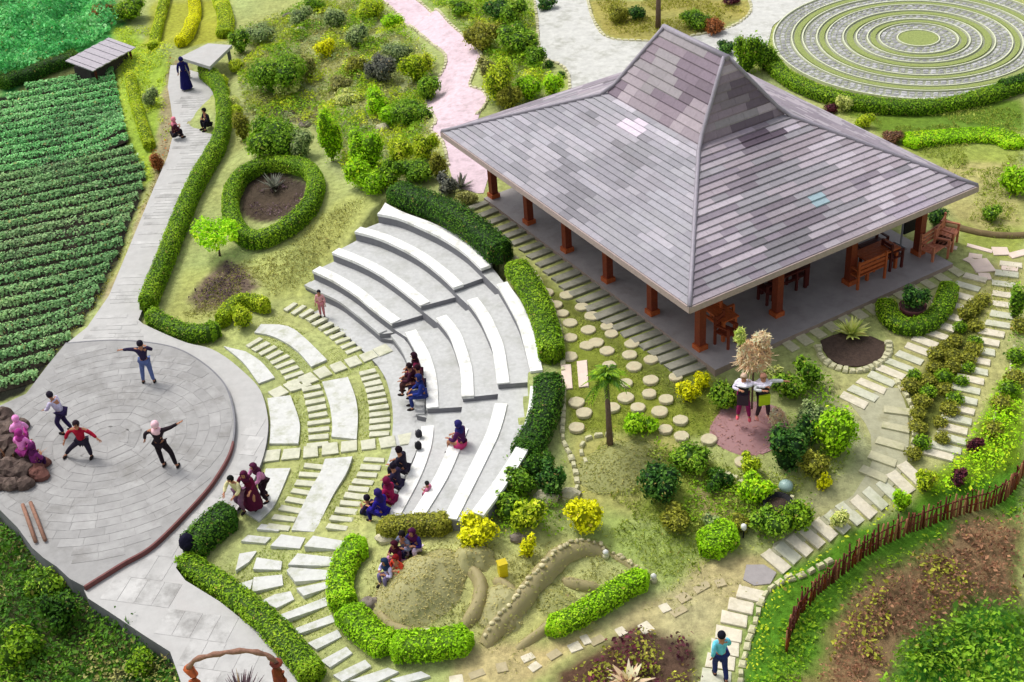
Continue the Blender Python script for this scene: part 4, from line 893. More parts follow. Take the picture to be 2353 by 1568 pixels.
# ---- crop rows (each row a thing)
fp = wpoly([(-230,320),(0,238),(60,205),(195,165),(262,165),(280,255),(298,325),(340,402),(300,510),(262,610),(222,695),(185,755),(145,800),(60,905),(-20,925),(-250,960)])
d0 = (W(250,548,-.5)-W(0,600,-.5))[:2]; d0 /= np.linalg.norm(d0); n0_ = np.array([-d0[1], d0[0]]); o0 = W(100, 580, -.5)[:2]; kk = 0
for k in range(-19, 26):
    sp_ = .87*k; cc = o0+n0_*sp_; ts = np.arange(-14, 14, .12); X, Y = cc[0]+d0[0]*ts, cc[1]+d0[1]*ts; dd = fbm(X*.1, Y*.1, 1, 77)*.12
    X = X+n0_[0]*dd; Y = Y+n0_[1]*dd; ok = inpoly(X, Y, fp)
    if ok.sum() < 6: continue
    br = np.flatnonzero(np.diff(np.r_[0, ok.astype(int), 0])); rn = max(zip(br[::2], br[1::2]), key=lambda q: q[1]-q[0]); X, Y = X[rn[0]:rn[1]], Y[rn[0]:rn[1]]
    sx, sy = PX([X.mean(), Y.mean(), -.4]);
    Z = hgt(X, Y); g0 = np.array([X[0], Y[0], Z[0]]); m = int(len(X)*.12*330); rg = np.random.default_rng(500+k)
    i = rg.integers(0, len(X), m); gap = fbm(X, Y, .8, 61); keep = rg.random(m) > np.clip(gap[i]*1.2-.25, 0, .75); i = i[keep]; m = len(i)
    a = rg.uniform(0, math.pi, m); rr = rg.uniform(.6, 1.05, m); hs_ = .26*(1+.12*fbm(X, Y, 3.5, 8))[i]
    P = np.stack([X[i]+n0_[0]*np.cos(a)*.22*rr+rg.normal(0, .03, m), Y[i]+n0_[1]*np.cos(a)*.22*rr+rg.normal(0, .03, m), Z[i]+.06+np.sin(a)*hs_*rr], 1)
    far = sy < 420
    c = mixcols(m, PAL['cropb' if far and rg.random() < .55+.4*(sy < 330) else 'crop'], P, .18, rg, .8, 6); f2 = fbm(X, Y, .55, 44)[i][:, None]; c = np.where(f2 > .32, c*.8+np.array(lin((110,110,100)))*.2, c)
    sp2 = rg.random(m) < .012; c[sp2] = lin((190, 205, 160))
    V, Q, C = leaves(P-g0, np.stack([n0_[0]*np.cos(a), n0_[1]*np.cos(a), np.sin(a)], 1), .10, c, .65, .5, .4, rg); mb = MB(); mb.add(V, Q, C)
    # ridge of soil under the plants
    n = len(X); VV = []
    for off, zz in ((-.3, .0), (-.2, .1), (.2, .1), (.3, .0)): VV.append(np.stack([X+n0_[0]*off, Y+n0_[1]*off, Z+zz], 1)-g0)
    VV = np.stack(VV, 1).reshape(-1, 3); QQ = [(4*q+s_, 4*q+s_+1, 4*q+s_+5, 4*q+s_+4) for q in range(n-1) for s_ in range(3)]
    t = thing('crop_row', 'row of leafy green vegetables in the ridged field', 'crop row', g0, 0, 'vegetable rows in the ridged field')
    mb.build('plants', t); r_ = MB(); r_.add(VV, QQ, lin((50, 44, 34)), True); r_.build('soil_ridge', t, mat('ridge_soil', (0, 0, 0), .95, .3, 8, .6, 14, attr=True)); kk += 1
print('crop rows', kk)
# ---- loose ground cover (nobody could count it)
def cover(name, pxs, pal, dens, ls, hmax, seed, clump=.9, thresh=-9, label=None, up=.5, core=False):
    wp = wpoly(pxs); lo, hi = wp.min(0)[:2], wp.max(0)[:2]; rg = np.random.default_rng(seed); n = int((hi-lo).prod()*dens)
    X = rg.uniform(lo[0], hi[0], n); Y = rg.uniform(lo[1], hi[1], n); ok = inpoly(X, Y, wp); X, Y = X[ok], Y[ok]
    f = fbm(X, Y, clump, seed); ok = f > thresh; X, Y, f = X[ok], Y[ok], f[ok]; bump = np.clip(f*.5+.5, 0.05, 1)**1.3*hmax*(1+.25*fbm(X, Y, clump*4, seed+1))
    P = np.stack([X, Y, hgt(X, Y)+.02+bump*rg.uniform(.55, 1.08, len(X))], 1); e = .15
    N = np.stack([-(fbm(X+e, Y, clump, seed)-f)/e*hmax, -(fbm(X, Y+e, clump, seed)-f)/e*hmax, np.ones(len(X))*.8], 1)
    keep = rg.random(len(P)) < np.clip(pdist(P[:, 0], P[:, 1], wp)/.55+.08, 0, 1); P, N = P[keep], N[keep]; asp = .6
    if hmax < .2: N = rg.normal(0, 1, N.shape); N[:, 2] *= .25; up = 0; asp = .3; P[:, 2] += ls*.25-.02
    V, Q, C = leaves(P, N, ls*(1 if hmax >= .2 else 1.35), mixcols(len(P), PAL[pal], P, .24, rg, 1.3, seed % 31), asp, up, .6, rg); mb = MB(); mb.add(V, Q, C)
    o = mb.build(name, None, M_leaf); tag(o, label or 'low mixed ground cover', 'ground cover', kind='stuff'); return o
cover('thicket', [(-120,-30),(255,-30),(280,60),(200,120),(120,160),(0,205),(-150,240)], 'bluegreen', 300, .16, 1.5, 1, 1.9, label='dense blue-green thicket in the top left corner')
cover('undergrowth', [(0,1185),(60,1225),(130,1320),(195,1372),(300,1440),(420,1515),(440,1620),(-60,1650),(-60,1150)], 'hedged', 330, .12, .95, 2, 1.5, -.45, label='dark scrub below the plaza wall at the lower left')
cover('undergrowth', [(0,1185),(60,1225),(130,1320),(195,1372),(300,1440),(420,1515),(440,1620),(-60,1650),(-60,1150)], 'drygrass', 130, .09, .6, 3, 1.3, -.1, label='dry olive and brown scrub at the lower left')
cover('undergrowth', [(80,1290),(130,1340),(200,1390),(230,1440),(150,1500),(90,1400)], 'hedge', 230, .12, 1.0, 4, 1.4, .05, label='brighter green clumps in the scrub at the lower left')
cover('undergrowth', [(0,1440),(120,1450),(200,1520),(180,1620),(-60,1620)], 'green', 240, .11, .8, 40, 1.6, -.1, label='green weeds in the bottom left corner')
cover('undergrowth', [(150,1440),(300,1470),(420,1540),(430,1620),(200,1620)], 'drygrass', 200, .10, .5, 41, 1.6, -.3, label='dry grey-green scrub below the lower walk wall')
cover('undergrowth', [(2353,1400),(2230,1395),(2130,1440),(2050,1500),(2000,1640),(2420,1660),(2420,1380)], 'green', 330, .12, .9, 5, 1.1, label='green thicket in the lower right corner')
cover('undergrowth', [(2120,1430),(2200,1420),(2260,1500),(2240,1568),(2100,1560),(2080,1500)], 'hedged', 260, .14, 1.3, 6, .8, -.1, label='darker green thicket in the lower right corner')
cover('rough_grass', [(1720,1568),(1790,1420),(1850,1390),(2000,1300),(2140,1220),(2290,1180),(2353,1120),(2400,1190),(2200,1215),(2060,1310),(1930,1400),(1870,1500),(1850,1640),(1700,1640)], 'hedge', 330, .09, .22, 7, 2., label='bright grass on the bank below the picket fence')
cover('dry_weeds', [(2353,1195),(2200,1200),(2060,1310),(1930,1400),(1850,1600),(2000,1620),(2080,1490),(2200,1420),(2353,1400)], 'brown', 230, .10, .4, 8, 1.7, -.4, label='brown dry weeds on the slope at the lower right')
cover('dry_weeds', [(2353,1195),(2200,1200),(2060,1310),(1930,1400),(1850,1600),(2000,1620),(2080,1490),(2200,1420),(2353,1400)], 'olive', 170, .10, .45, 9, 1.4, .0, label='olive weeds among the brown slope at the lower right')
cover('border_plants', [(2353,800),(2290,880),(2250,950),(2215,1020),(2170,1080),(2110,1130),(2160,1160),(2260,1130),(2353,1060)], 'lime', 420, .085, .5, 10, 1.5, label='bright lime border planting inside the picket fence on the right')
cover('border_plants', [(2353,640),(2330,700),(2320,780),(2290,860),(2353,820)], 'green', 300, .08, .5, 11, 1.5, label='green border planting on the far right edge')
cover('border_plants', [(2200,1080),(2110,1130),(2060,1180),(2000,1225),(1930,1265),(1870,1310),(1830,1360),(1790,1420),(1760,1500),(1730,1580),(1700,1600),(1715,1500),(1745,1400),(1800,1325),(1900,1270),(2000,1205),(2080,1140),(2150,1080)], 'yg', 380, .075, .35, 12, 2., label='yellow-green border between the slab path and the picket fence')
cover('lawn_grass', [(1290,690),(1480,800),(1630,890),(1660,960),(1640,1010),(1700,1080),(1560,1010),(1300,1000)], 'lawn', 620, .042, .015, 13, 2., -.2, label='short green lawn around the round stepping stones')
cover('lawn_grass', [(560,1260),(640,1220),(830,1250),(790,1390),(880,1568),(740,1568),(560,1400),(480,1320)], 'lawn', 560, .036, .01, 14, 2., -.3, label='grass joints between the radiating court slabs')
cover('lawn_grass', [(560,830),(600,730),(690,690),(800,760),(850,800),(905,930),(900,1020),(850,1210),(620,1200),(640,1060),(640,930)], 'lawn', 620, .036, .01, 15, 2., -.3, label='grass joints between the curved court pavers')
cover('rough_grass', [(480,640),(560,600),(650,570),(770,470),(860,450),(800,540),(690,670),(600,690),(480,740),(400,740)], 'drygrass', 440, .065, .1, 16, 1.5, -.3, label='dry grass bank left of the terraces')
cover('rough_grass', [(560,60),(720,0),(870,0),(1010,150),(980,230),(990,300),(960,420),(820,440),(740,300),(560,270),(540,150)], 'drygrass', 230, .085, .22, 17, 1.9, -.3, label='dry grass among the shrubs of the upper garden')
cover('rough_grass', [(560,60),(720,0),(870,0),(1010,150),(980,230),(990,300),(960,420),(820,440),(740,300),(560,270),(540,150)], 'lawn', 230, .085, .45, 18, 1.6, .0, label='green weeds among the shrubs of the upper garden')
UG = [(560,70),(720,0),(870,0),(1010,150),(980,230),(990,300),(960,420),(820,450),(740,330),(700,300),(560,270),(540,150)]
cover('garden_plants', UG, 'yg', 330, .085, .5, 51, 2.3, .1, label='yellow-green bedding plants of the upper garden')
cover('garden_plants', UG, 'hedge', 330, .085, .6, 52, 1.7, .15, label='green bedding plants of the upper garden')
cover('garden_plants', UG, 'sage', 260, .08, .35, 53, 2.1, .15, label='grey-green bedding plants of the upper garden')
SG = [(960,-20),(1225,-20),(1240,130),(1300,200),(1200,245),(1125,240),(1110,130),(1040,55)]
cover('garden_plants', SG, 'hedge', 330, .09, .6, 54, 1.9, .0, label='green bedding plants between the upper paths')
cover('garden_plants', SG, 'yg', 300, .085, .45, 55, 2.4, .1, label='yellow-green bedding plants between the upper paths')
MG = [(1500,1010),(1600,1040),(1700,1080),(1850,1080),(1900,1120),(1800,1250),(1650,1300),(1560,1230),(1500,1200),(1450,1130)]
cover('garden_plants', MG, 'hedge', 330, .08, .4, 56, 2.2, .1, label='green bedding plants of the middle garden')
cover('garden_plants', MG, 'lawn', 300, .08, .3, 57, 2.6, .0, label='pale green bedding plants of the middle garden')
cover('garden_plants', [(1150,1060),(1300,1060),(1320,1150),(1290,1240),(1180,1260),(1100,1220)], 'hedge', 360, .085, .45, 58, 2.4, -.1, label='green plants at the end of the terraces')
cover('garden_plants', [(1770,840),(1880,810),(1930,900),(1950,1000),(1920,1080),(1830,1100),(1790,1000),(1800,900)], 'hedge', 330, .085, .5, 59, 2.2, .0, label='green plants around the pink gravel')
cover('rough_grass', [(960,-20),(1225,-20),(1240,130),(1300,200),(1200,245),(1125,240),(1110,130),(1040,55)], 'lawn', 160, .085, .18, 19, 1.5, -.2, label='rough grass between the pink path and the grey path')
cover('rough_grass', [(1355,-20),(1710,-20),(1720,30),(1615,75),(1480,88),(1400,80)], 'olive', 230, .08, .12, 20, 2., -.2, label='olive grass in the bed behind the roof ridge')
cover('rough_grass', [(1640,100),(1760,95),(1800,200),(1960,260),(2353,240),(2353,560),(2210,540),(2240,430)], 'lawn', 300, .075, .12, 21, 1.5, -.1, label='lawn between the labyrinth and the pavilion')
cover('rough_grass', [(1340,1010),(1560,1010),(1720,1080),(1800,1250),(1650,1300),(1540,1370),(1400,1250),(1330,1180)], 'lawn', 420, .07, .12, 22, 1.5, -.1, label='grass of the middle garden')
cover('rough_grass', [(850,1290),(1040,1230),(1180,1260),(1300,1230),(1480,1320),(1400,1370),(1250,1440),(1100,1470),(900,1460),(830,1380)], 'drygrass', 420, .06, .05, 23, 2., -.1, label='short dry grass of the sculpted bed')
cover('rough_grass', [(1850,1040),(1900,930),(1950,900),(1990,1000),(1950,1080),(1870,1180),(1780,1250),(1740,1200)], 'lawn', 330, .075, .14, 24, 1.5, -.1, label='grass left of the worn curved path')
cover('rough_grass', [(2260,640),(2300,620),(2353,590),(2353,700),(2300,760),(2200,930),(2180,850)], 'lawn', 240, .06, .07, 25, 2., label='thin grass between the two slab paths')
cover('bank_grass', [(262,70),(345,60),(400,110),(385,220),(395,300),(372,380),(340,425),(315,330),(285,250),(270,160)], 'yg', 240, .08, .2, 26, 1.6, -.2, label='yellow-green grass bank between field and upper walk')
cover('bank_grass', [(380,140),(405,130),(400,200),(390,300),(395,350),(370,400),(372,330),(385,260)], 'rust', 110, .09, .25, 27, 1.6, -.2, label='brownish dry plants on the edge of the upper walk')
cover('path_edge_weeds', [(350,400),(395,330),(340,470),(290,590),(240,690),(150,790),(60,905),(50,900),(140,780),(225,670),(280,560)], 'olive', 260, .06, .08, 28, 2., label='weedy edge between crop rows and walk')
cover('bed_plants', [(430,690),(470,640),(520,600),(570,620),(590,655),(540,690),(460,715)], 'mauve', 200, .08, .22, 29, 2.5, -.2, label='dark mauve low plants in the soil patch by the walk')
cover('bed_plants', [(560,470),(590,415),(650,405),(705,425),(700,465),(640,500),(580,505)], 'mauve', 110, .08, .2, 30, 2.5, 0, label='sparse dark plants inside the oval hedge ring')
cover('bed_plants', [(1290,1568),(1380,1480),(1470,1450),(1590,1470),(1620,1568),(1600,1620),(1290,1620)], 'purple', 150, .11, .45, 31, 2.6, .0, label='dark purple foliage in the bed at the bottom edge')
cover('bed_plants', [(900,1440),(1050,1450),(1060,1475),(920,1478)], 'rust', 90, .06, .15, 32, 2.5, 0, label='brown twiggy plants behind the bottom hedge')
cover('bed_plants', [(1290,1568),(1380,1480),(1470,1450),(1590,1470),(1620,1568),(1600,1620),(1290,1620)], 'olive', 170, .10, .4, 61, 2.2, -.1, label='olive and dry grass clumps in the bed at the bottom edge')
cover('worn_grass', [(1120,1510),(1330,1440),(1490,1360),(1560,1330),(1640,1300),(1750,1340),(1640,1440),(1500,1450),(1330,1520),(1150,1568)], 'drygrass', 120, .055, .05, 33, 1.5, .1, label='thin dry grass on the trodden earth path')
# ---- olive balls between the two slab paths
ball_bed = wpoly([(2262,690),(2250,760),(2232,830),(2208,900),(2190,960),(2172,1010),(2130,1045),(2098,1055),(2090,1000),(2100,930),(2085,890),(2120,850),(2150,812),(2185,770),(2225,710)])
lo, hi = ball_bed.min(0)[:2], ball_bed.max(0)[:2]; BM = []
for k in range(4):
    mb = shrub_mesh(.24, .34, 'olive' if k != 2 else 'hedge', 190, .06, 300+k, .08); me = mb.build('tmp'); BM.append(me.data); bpy.data.objects.remove(me)
pts = []; rg = np.random.default_rng(4)
for _ in range(6000):
    x, y = rg.uniform(lo[0], hi[0]), rg.uniform(lo[1], hi[1])
    if inpoly(np.array([x]), np.array([y]), ball_bed)[0] and all((x-a)**2+(y-b)**2 > .42**2 for a, b in pts): pts.append((x, y))
for x, y in pts:
    o = put('ball_shrub', random.choice(BM)); o.location = (x, y, h1(x, y)); k = random.uniform(.85, 1.2); o.scale = (k, k, k*random.uniform(.8, 1.1)); o.rotation_euler = (0, 0, random.uniform(0, 6))
    tag(o, 'small olive ball shrub in the packed bed between the two slab paths', 'shrub', 'olive ball shrubs between the slab paths')
for x, y in [(2335,830),(2330,880),(2300,940),(2280,1000),(2345,760),(2318,905)]:
    g = G(x, y); o = put('ball_shrub', random.choice(BM)); o.location = tuple(g); o.scale = (1.3, 1.3, 1.2)
    tag(o, 'small olive ball shrub in the line right of the outer slab path', 'shrub', 'olive ball shrubs right of the outer slab path')
# ---- topiary balls near the slab shelter
for x, y, w, lb in [(600,155,36,'yellow-green topiary ball nearest the slab shelter'),(565,190,34,'second topiary ball in the row right of the upper walk hedge'),(572,213,28,'middle topiary ball in the row right of the upper walk hedge'),(592,240,34,'paler fourth topiary ball in the row right of the upper walk hedge'),(600,260,34,'yellow topiary ball at the lower end of the row')]:
    x -= 55; shrub(x, y-17, y+14, w, 'yg' if 'pale' not in lb else 'pale', lb, 'topiary', 'topiary_ball', .06, 1.2, amp=.05)
# ---- individual shrubs, trees
SH = [
 (650,122,238,158,'green','large grey-green rounded shrub in the upper garden','shrub',.1,5),
 (662,180,235,62,'pale','pale leafy plant in front of the large rounded shrub','plant',.1,3),
 (640,268,380,150,'green','wide rounded shrub above the oval hedge ring','shrub',.1,5),
 (695,300,375,70,'sage','sage-grey shrub at the right side of the wide rounded shrub','shrub',.08,3),
 (880,128,205,78,'grey','dark grey-leaved round shrub in the upper garden','shrub',.08,4),
 (915,100,160,90,'sage','pale sage shrub behind the dark grey one','shrub',.08,4),
 (750,93,140,62,'yellow','small yellow shrub in the middle of the upper garden','shrub',.08,3),
 (960,120,200,80,'yg','yellow-green shrub beside the bend of the pink path','shrub',.09,4),
 (948,132,162,30,'purple','red-leaved plant beside the bend of the pink path','plant',.08,0),
 (985,170,240,70,'green','green shrub below the bend of the pink path','shrub',.09,3),
 (855,0,55,80,'yg','olive shrub at the top edge left of the pink path','shrub',.09,3),
 (900,30,75,60,'lime','lime shrub against the left edge of the pink path','shrub',.08,3),
 (770,20,75,60,'sage','pale shrub near the top of the upper garden','shrub',.08,3),
 (725,0,35,50,'green','green shrub at the top edge of the upper garden','shrub',.08,2),
 (765,250,380,62,'lime','tall narrow lime shrub between the garden paths','shrub',.08,4),
 (800,210,250,80,'pale','pale yellow-green ground shrub above the stone','shrub',.08,3),
 (870,200,275,70,'lime','lime leafy shrub in the middle of the planting left of the pink path','shrub',.09,3),
 (945,232,310,120,'green','broad green hedge-like shrub beside the pink path','shrub',.09,5),
 (850,300,420,90,'hedgeb','bright leafy shrub in the planting above the terraces','shrub',.09,5),
 (920,315,385,80,'yg','olive shrub beside the bright one above the terraces','shrub',.08,3),
 (980,305,375,70,'yg','yellow-tipped shrub near the left corner of the roof','shrub',.08,3),
 (960,365,430,110,'green','green bush right above the terraces','shrub',.08,4),
 (860,390,455,90,'hedgeb','low bright shrub at the top corner of the terraces','shrub',.08,4),
 (930,432,458,80,'yellow','yellow edging shrub along the dark hedge behind the terraces','shrub',.07,3),
 (1030,400,455,60,'grey','grey-leaved plant between the dark hedge and the pavilion','plant',.08,3),
 (1075,440,475,55,'drygrass','dry low plant beside the left corner of the pavilion','plant',.07,2),
 (1190,60,140,110,'green','green shrub in the middle of the strip between the two upper paths','shrub',.1,5),
 (1150,0,60,90,'dark','dark green shrub at the top edge of the strip between the upper paths','shrub',.1,4),
 (1060,0,45,70,'green','green shrub at the top edge right of the pink path','shrub',.09,3),
 (1255,0,30,50,'dark','dark shrub at the top left corner of the grey path','shrub',.08,3),
 (1150,140,250,90,'yg','olive-yellow shrub right of the pink path','shrub',.09,5),
 (1215,180,240,70,'hedgeb','bright shrub above the left eave of the roof','shrub',.09,4),
 (1230,110,165,60,'green','rounded green shrub at the left edge of the grey path','shrub',.09,3),
 (1262,140,158,22,'dark','small dark ball beside the grey path, upper of two','shrub',.05,0),
 (1290,165,182,20,'dark','small dark ball beside the grey path, lower of two','shrub',.05,0),
 (1463,12,52,50,'dark','dark green shrub in the bed behind the roof ridge','shrub',.08,3),
 (1600,25,75,80,'green','green shrub at the right of the bed behind the roof ridge','shrub',.08,4),
 (1680,-12,15,50,'purple','reddish shrub at the top right of the bed behind the roof ridge','shrub',.08,3),
 (1665,100,135,55,'dark','blue-green shrub just right of the ridge','shrub',.08,3),
 (1715,85,180,80,'hedge','olive-green shrub between the ridge and the labyrinth','shrub',.09,4),
 (1755,90,170,60,'green','green shrub touching the left edge of the labyrinth','shrub',.08,3),
 (1940,220,262,45,'pale','pale leafy plant below the labyrinth hedge','plant',.07,2),
 (1985,262,300,50,'yg','yellow-green plant lower down beside the right eave','plant',.07,2),
 (1910,240,262,30,'purple','dark red plant beside the right eave','plant',.07,0),
 (2050,300,335,60,'brown','brown and green plant beside the right eave','plant',.07,3),
 (2335,378,460,90,'hedgeb','bright green bush cut by the right edge of the picture','bush',.09,4),
 (2275,470,515,50,'green','small green shrub right of the pavilion','shrub',.08,3),
 (2150,480,520,60,'dark','very dark shrub behind the right corner post','shrub',.07,3),
 (2330,640,740,45,'green','green shrub at the right edge beside the flagstones','shrub',.08,3),
 (1580,872,930,60,'yellow','larger yellow shrub left of the doll figures','shrub',.08,4),
 (1612,852,900,48,'yellow','smaller yellow shrub behind the larger one left of the doll figures','shrub',.08,3),
 (1660,872,948,72,'green','feathery green shrub just left of the doll figures','shrub',.08,4),
 (1815,860,925,90,'green','bright green shrub right of the doll figures','shrub',.09,4),
 (1855,820,900,70,'green','green shrub behind the bright one right of the doll figures','shrub',.09,3),
 (1770,835,890,60,'pale','pale leafy plant behind the doll figures','plant',.08,3),
 (1860,920,1000,80,'sage','pale variegated shrub on the right of the pink mound','shrub',.08,4),
 (1920,930,1060,110,'hedgeb','large yellow-green shrub left of the worn curved path','shrub',.1,6),
 (1850,940,1030,70,'dark','dark shrub between the pink mound and the large yellow-green shrub','shrub',.09,4),
 (1805,970,1095,100,'dark','very dark leafy shrub below the pink mound','shrub',.10,5),
 (1870,1030,1105,90,'olive','olive shrub beside the very dark leafy one','shrub',.09,4),
 (1892,1078,1130,34,'yellow','small yellow shrub above the lower slab path','shrub',.07,2),
 (1465,948,1005,90,'hedgeb','bright grassy shrub right of the small palm','shrub',.09,3),
 (1620,1085,1180,10,'green','x','x',.08,0),
 (1590,1020,1095,110,'green','green shrub at the head of the middle garden','shrub',.09,4),
 (1650,1075,1130,80,'hedged','dark shrub right of the one at the head of the middle garden','shrub',.08,3),
 (1516,1062,1165,120,'dark','large dark green round bush in the middle garden','bush',.1,6),
 (1550,1165,1230,90,'olive','olive low shrub below the large dark bush','shrub',.08,4),
 (1735,1090,1165,90,'lime','lime-green shrub right of the bare soil patch','shrub',.09,4),
 (1720,1040,1100,60,'yg','yellow-green shrub behind the lime one','shrub',.08,3),
 (1770,1160,1240,100,'green','green shrub below the black pot','shrub',.08,4),
 (1830,1150,1225,90,'hedge','mid-green shrub right of the black pot','shrub',.08,4),
 (1700,1180,1230,60,'olive','olive shrub above the short bright hedge','shrub',.08,3),
 (1640,1180,1230,60,'sage','blue-green tuft above the short bright hedge','shrub',.07,3),
 (1340,1132,1235,104,'yellow','largest yellow shrub, on the right of the yellow row below the terraces','shrub',.1,6),
 (1210,1145,1225,100,'yg','yellow-green shrub in the middle of the yellow row below the terraces','shrub',.1,5),
 (1100,1182,1262,100,'yellow','yellow shrub at the left end of the yellow row below the terraces','shrub',.1,5),
 (1215,1222,1285,44,'yellow','narrow yellow shrub in front of the yellow row','shrub',.08,2),
 (1172,1125,1195,80,'green','leafy green plant beside the end of the top terrace','plant',.09,4),
 (1235,1030,1110,80,'hedged','dark green shrub at the end of the terrace hedge','shrub',.08,4),
 (1195,1070,1150,90,'green','light green leafy shrub behind the yellow row','shrub',.09,5),
 (1270,1060,1150,80,'dark','dark mixed shrub inside the pale kerb','shrub',.08,4),
 (555,70,132,60,'green','green shrub behind the slab shelter','shrub',.09,4),
 (300,0,60,90,'hedge','dark green tree-like shrub at the top of the grass bank','shrub',.1,5),
 (240,10,60,60,'rust','brownish shrub left of the shed roof','shrub',.09,3),
 (350,200,250,40,'sage','pale grey shrub on the edge of the upper walk','shrub',.07,2),
 (365,345,400,40,'rust','rusty shrub at the left edge of the upper walk','shrub',.07,3),
 (560,700,760,60,'yg','yellow-green shrub at the corner of the court','shrub',.07,3),
 (2125,1075,1135,60,'yg','yellow-green plant between the lower ends of the slab paths','plant',.08,3),
 (2200,1075,1120,50,'purple','purple plant beside the lower end of the outer slab path','plant',.08,3),
 (2238,1000,1045,44,'purple','pink-purple plant right of the outer slab path','plant',.08,2),
 (2070,1120,1180,45,'lime','lime plant overhanging the lower slab path','plant',.08,2),
 (1930,1165,1215,50,'pale','pale straw-coloured plant on the lower slab path edge','plant',.07,2),
 (300,1360,1420,90,'hedged','dark shrub against the wall of the lower walk','shrub',.09,4),
 (110,1300,1390,100,'green','bright green shrub against the plaza wall','shrub',.1,5),
 (150,1350,1460,90,'hedged','dark green shrub below the plaza wall','shrub',.1,4),
 (60,1440,1540,110,'hedge','mid-green shrub in the bottom left corner','shrub',.1,5),
 (330,1490,1568,80,'hedge','green shrub by the lower edge left of the rustic frame','shrub',.09,4),
 (600,60,110,90,'sage','pale grey-green shrub left of the small yellow shrub','shrub',.09,4),
 (560,260,330,50,'olive','olive shrub between the long hedge and the wide rounded shrub','shrub',.08,3),
 (600,300,370,60,'hedgeb','yellow-green front lobe left of the wide rounded shrub','shrub',.09,3),
 (820,60,120,60,'sage','grey-green shrub above the dark flat stone','shrub',.09,4),
 (690,20,70,70,'sage','low sage shrub by the grey outcrop','shrub',.09,3),
 (820,130,180,60,'olive','olive tuft between yellow and dark grey shrubs','shrub',.08,3),
 (710,130,190,50,'drygrass','dry pale shrub right of the large rounded shrub','shrub',.08,3),
 (780,170,215,60,'drygrass','dry grass clump left of the dark flat stone','shrub',.08,3),
 (900,240,300,70,'hedgeb','yellow-green shrub at the left of the broad hedge-like one','shrub',.09,3),
 (830,350,440,80,'lime','lime shrub left of the bright leafy one above the terraces','shrub',.09,4),
 (900,370,440,70,'hedge','mid-green shrub in front of the terraces top corner','shrub',.09,4),
 (1010,340,420,50,'olive','olive shrub under the left corner of the eave','shrub',.08,3),
 (1110,50,130,90,'olive','olive shrub between pink path bend and the middle strip','shrub',.1,4),
 (1180,0,70,70,'green','green shrub at the very top of the middle strip','shrub',.1,4),
 (1120,130,190,50,'drygrass','dry shrub at the right edge of the pink path','shrub',.08,3),
 (1270,170,230,60,'lime','lime shrub beside the lower of the two small balls','shrub',.08,3),
 (1170,190,260,70,'olive','olive shrub left of the bright one above the eave','shrub',.09,3),
 (1420,10,60,60,'olive','olive grass clump at the left of the bed behind the ridge','shrub',.08,3),
 (1640,40,85,60,'rust','rust-tinged plant at the right corner of the bed behind the ridge','plant',.08,3),
 (700,400,470,40,'mauve','x','x',.08,3),
 (430,600,660,0,'x','x','x',.08,3),
]
for x, yt, yb, w, pal, lb, cat, ls, lob in SH:
    if lb == 'x': continue
    shrub(x, yt, yb, w, pal, lb, cat, {'shrub': 'shrub', 'bush': 'bush', 'plant': 'leafy_plant'}[cat], ls, 1.15, lob)
spiky(1955,728,782,70,'pale','pale yellow-green rosette plant in the kerbed round bed',70,bw=.06)
spiky(1445,1520,1590,100,'straw','pale straw rosette plant at the bottom edge',30,bw=.07)
spiky(1675,890,940,60,'green','green spiky tuft at the left foot of the doll figures',60)
spiky(1245,1060,1110,60,'green','grassy tuft at the lower end of the terrace hedge',60)
spiky(630,395,445,60,'grey','greyish spiky plant inside the oval hedge ring',40)
spiky(1060,395,440,50,'grey','grey spiky plant near the left corner of the pavilion',40)
# lime umbrella-shaped small tree by the walk
def tree(x, y, h, r, pal, label, n=2600, ls=.10, flat=.35, trunk=.06, name='small_tree', lean=(0, 0)):
    g = G(x, y); t = thing(name, label, 'tree', g); rg = np.random.default_rng(int(x+y)); top = np.array([lean[0], lean[1], h*.8])
    tubeo('trunk', [(0, 0, -.1), tuple(top*.5+np.array([.03, .02, 0])), tuple(top)], [trunk, trunk*.8, trunk*.45], M_trunk, t, 8); mb = MB()
    for k in range(9):
        a = 2*math.pi*k/8+rg.uniform(-.2, .2); q = 0 if k == 8 else r*rg.uniform(.5, .68); c = top+np.array([math.cos(a)*q, math.sin(a)*q, rg.uniform(-.1, .18)*r]); R = np.array([r*.4, r*.4, r*flat*rg.uniform(.6, .9)])
        if k < 8 and k % 2 == 0: tubeo('limb', [tuple(top*.75), tuple(c-np.array([0, 0, R[2]*.4]))], [trunk*.4, trunk*.18], M_trunk, t, 5)
        m = n//9; z = rg.uniform(-.6, 1, m); an = rg.uniform(0, 6.28, m); s_ = np.sqrt(1-z*z); D = np.stack([s_*np.cos(an), s_*np.sin(an), z], 1); P = c+D*R*rg.uniform(.6, 1.1, m)[:, None]
        V, Q, C = leaves(P, D, ls, mixcols(m, PAL[pal], P, .16, rg, 3, 5), .6, .6, .5, rg); mb.add(V, Q, C)
    mb.build('crown', t); return t
tree(505, 588, 1.25, .95, 'lime', 'bright lime small tree beside the long walk hedge')
tree(1512, 65, 3.4, 1.0, 'hedged', 'tree trunk standing in the bed behind the roof ridge', 900, .1, .5, .13, 'garden_tree')
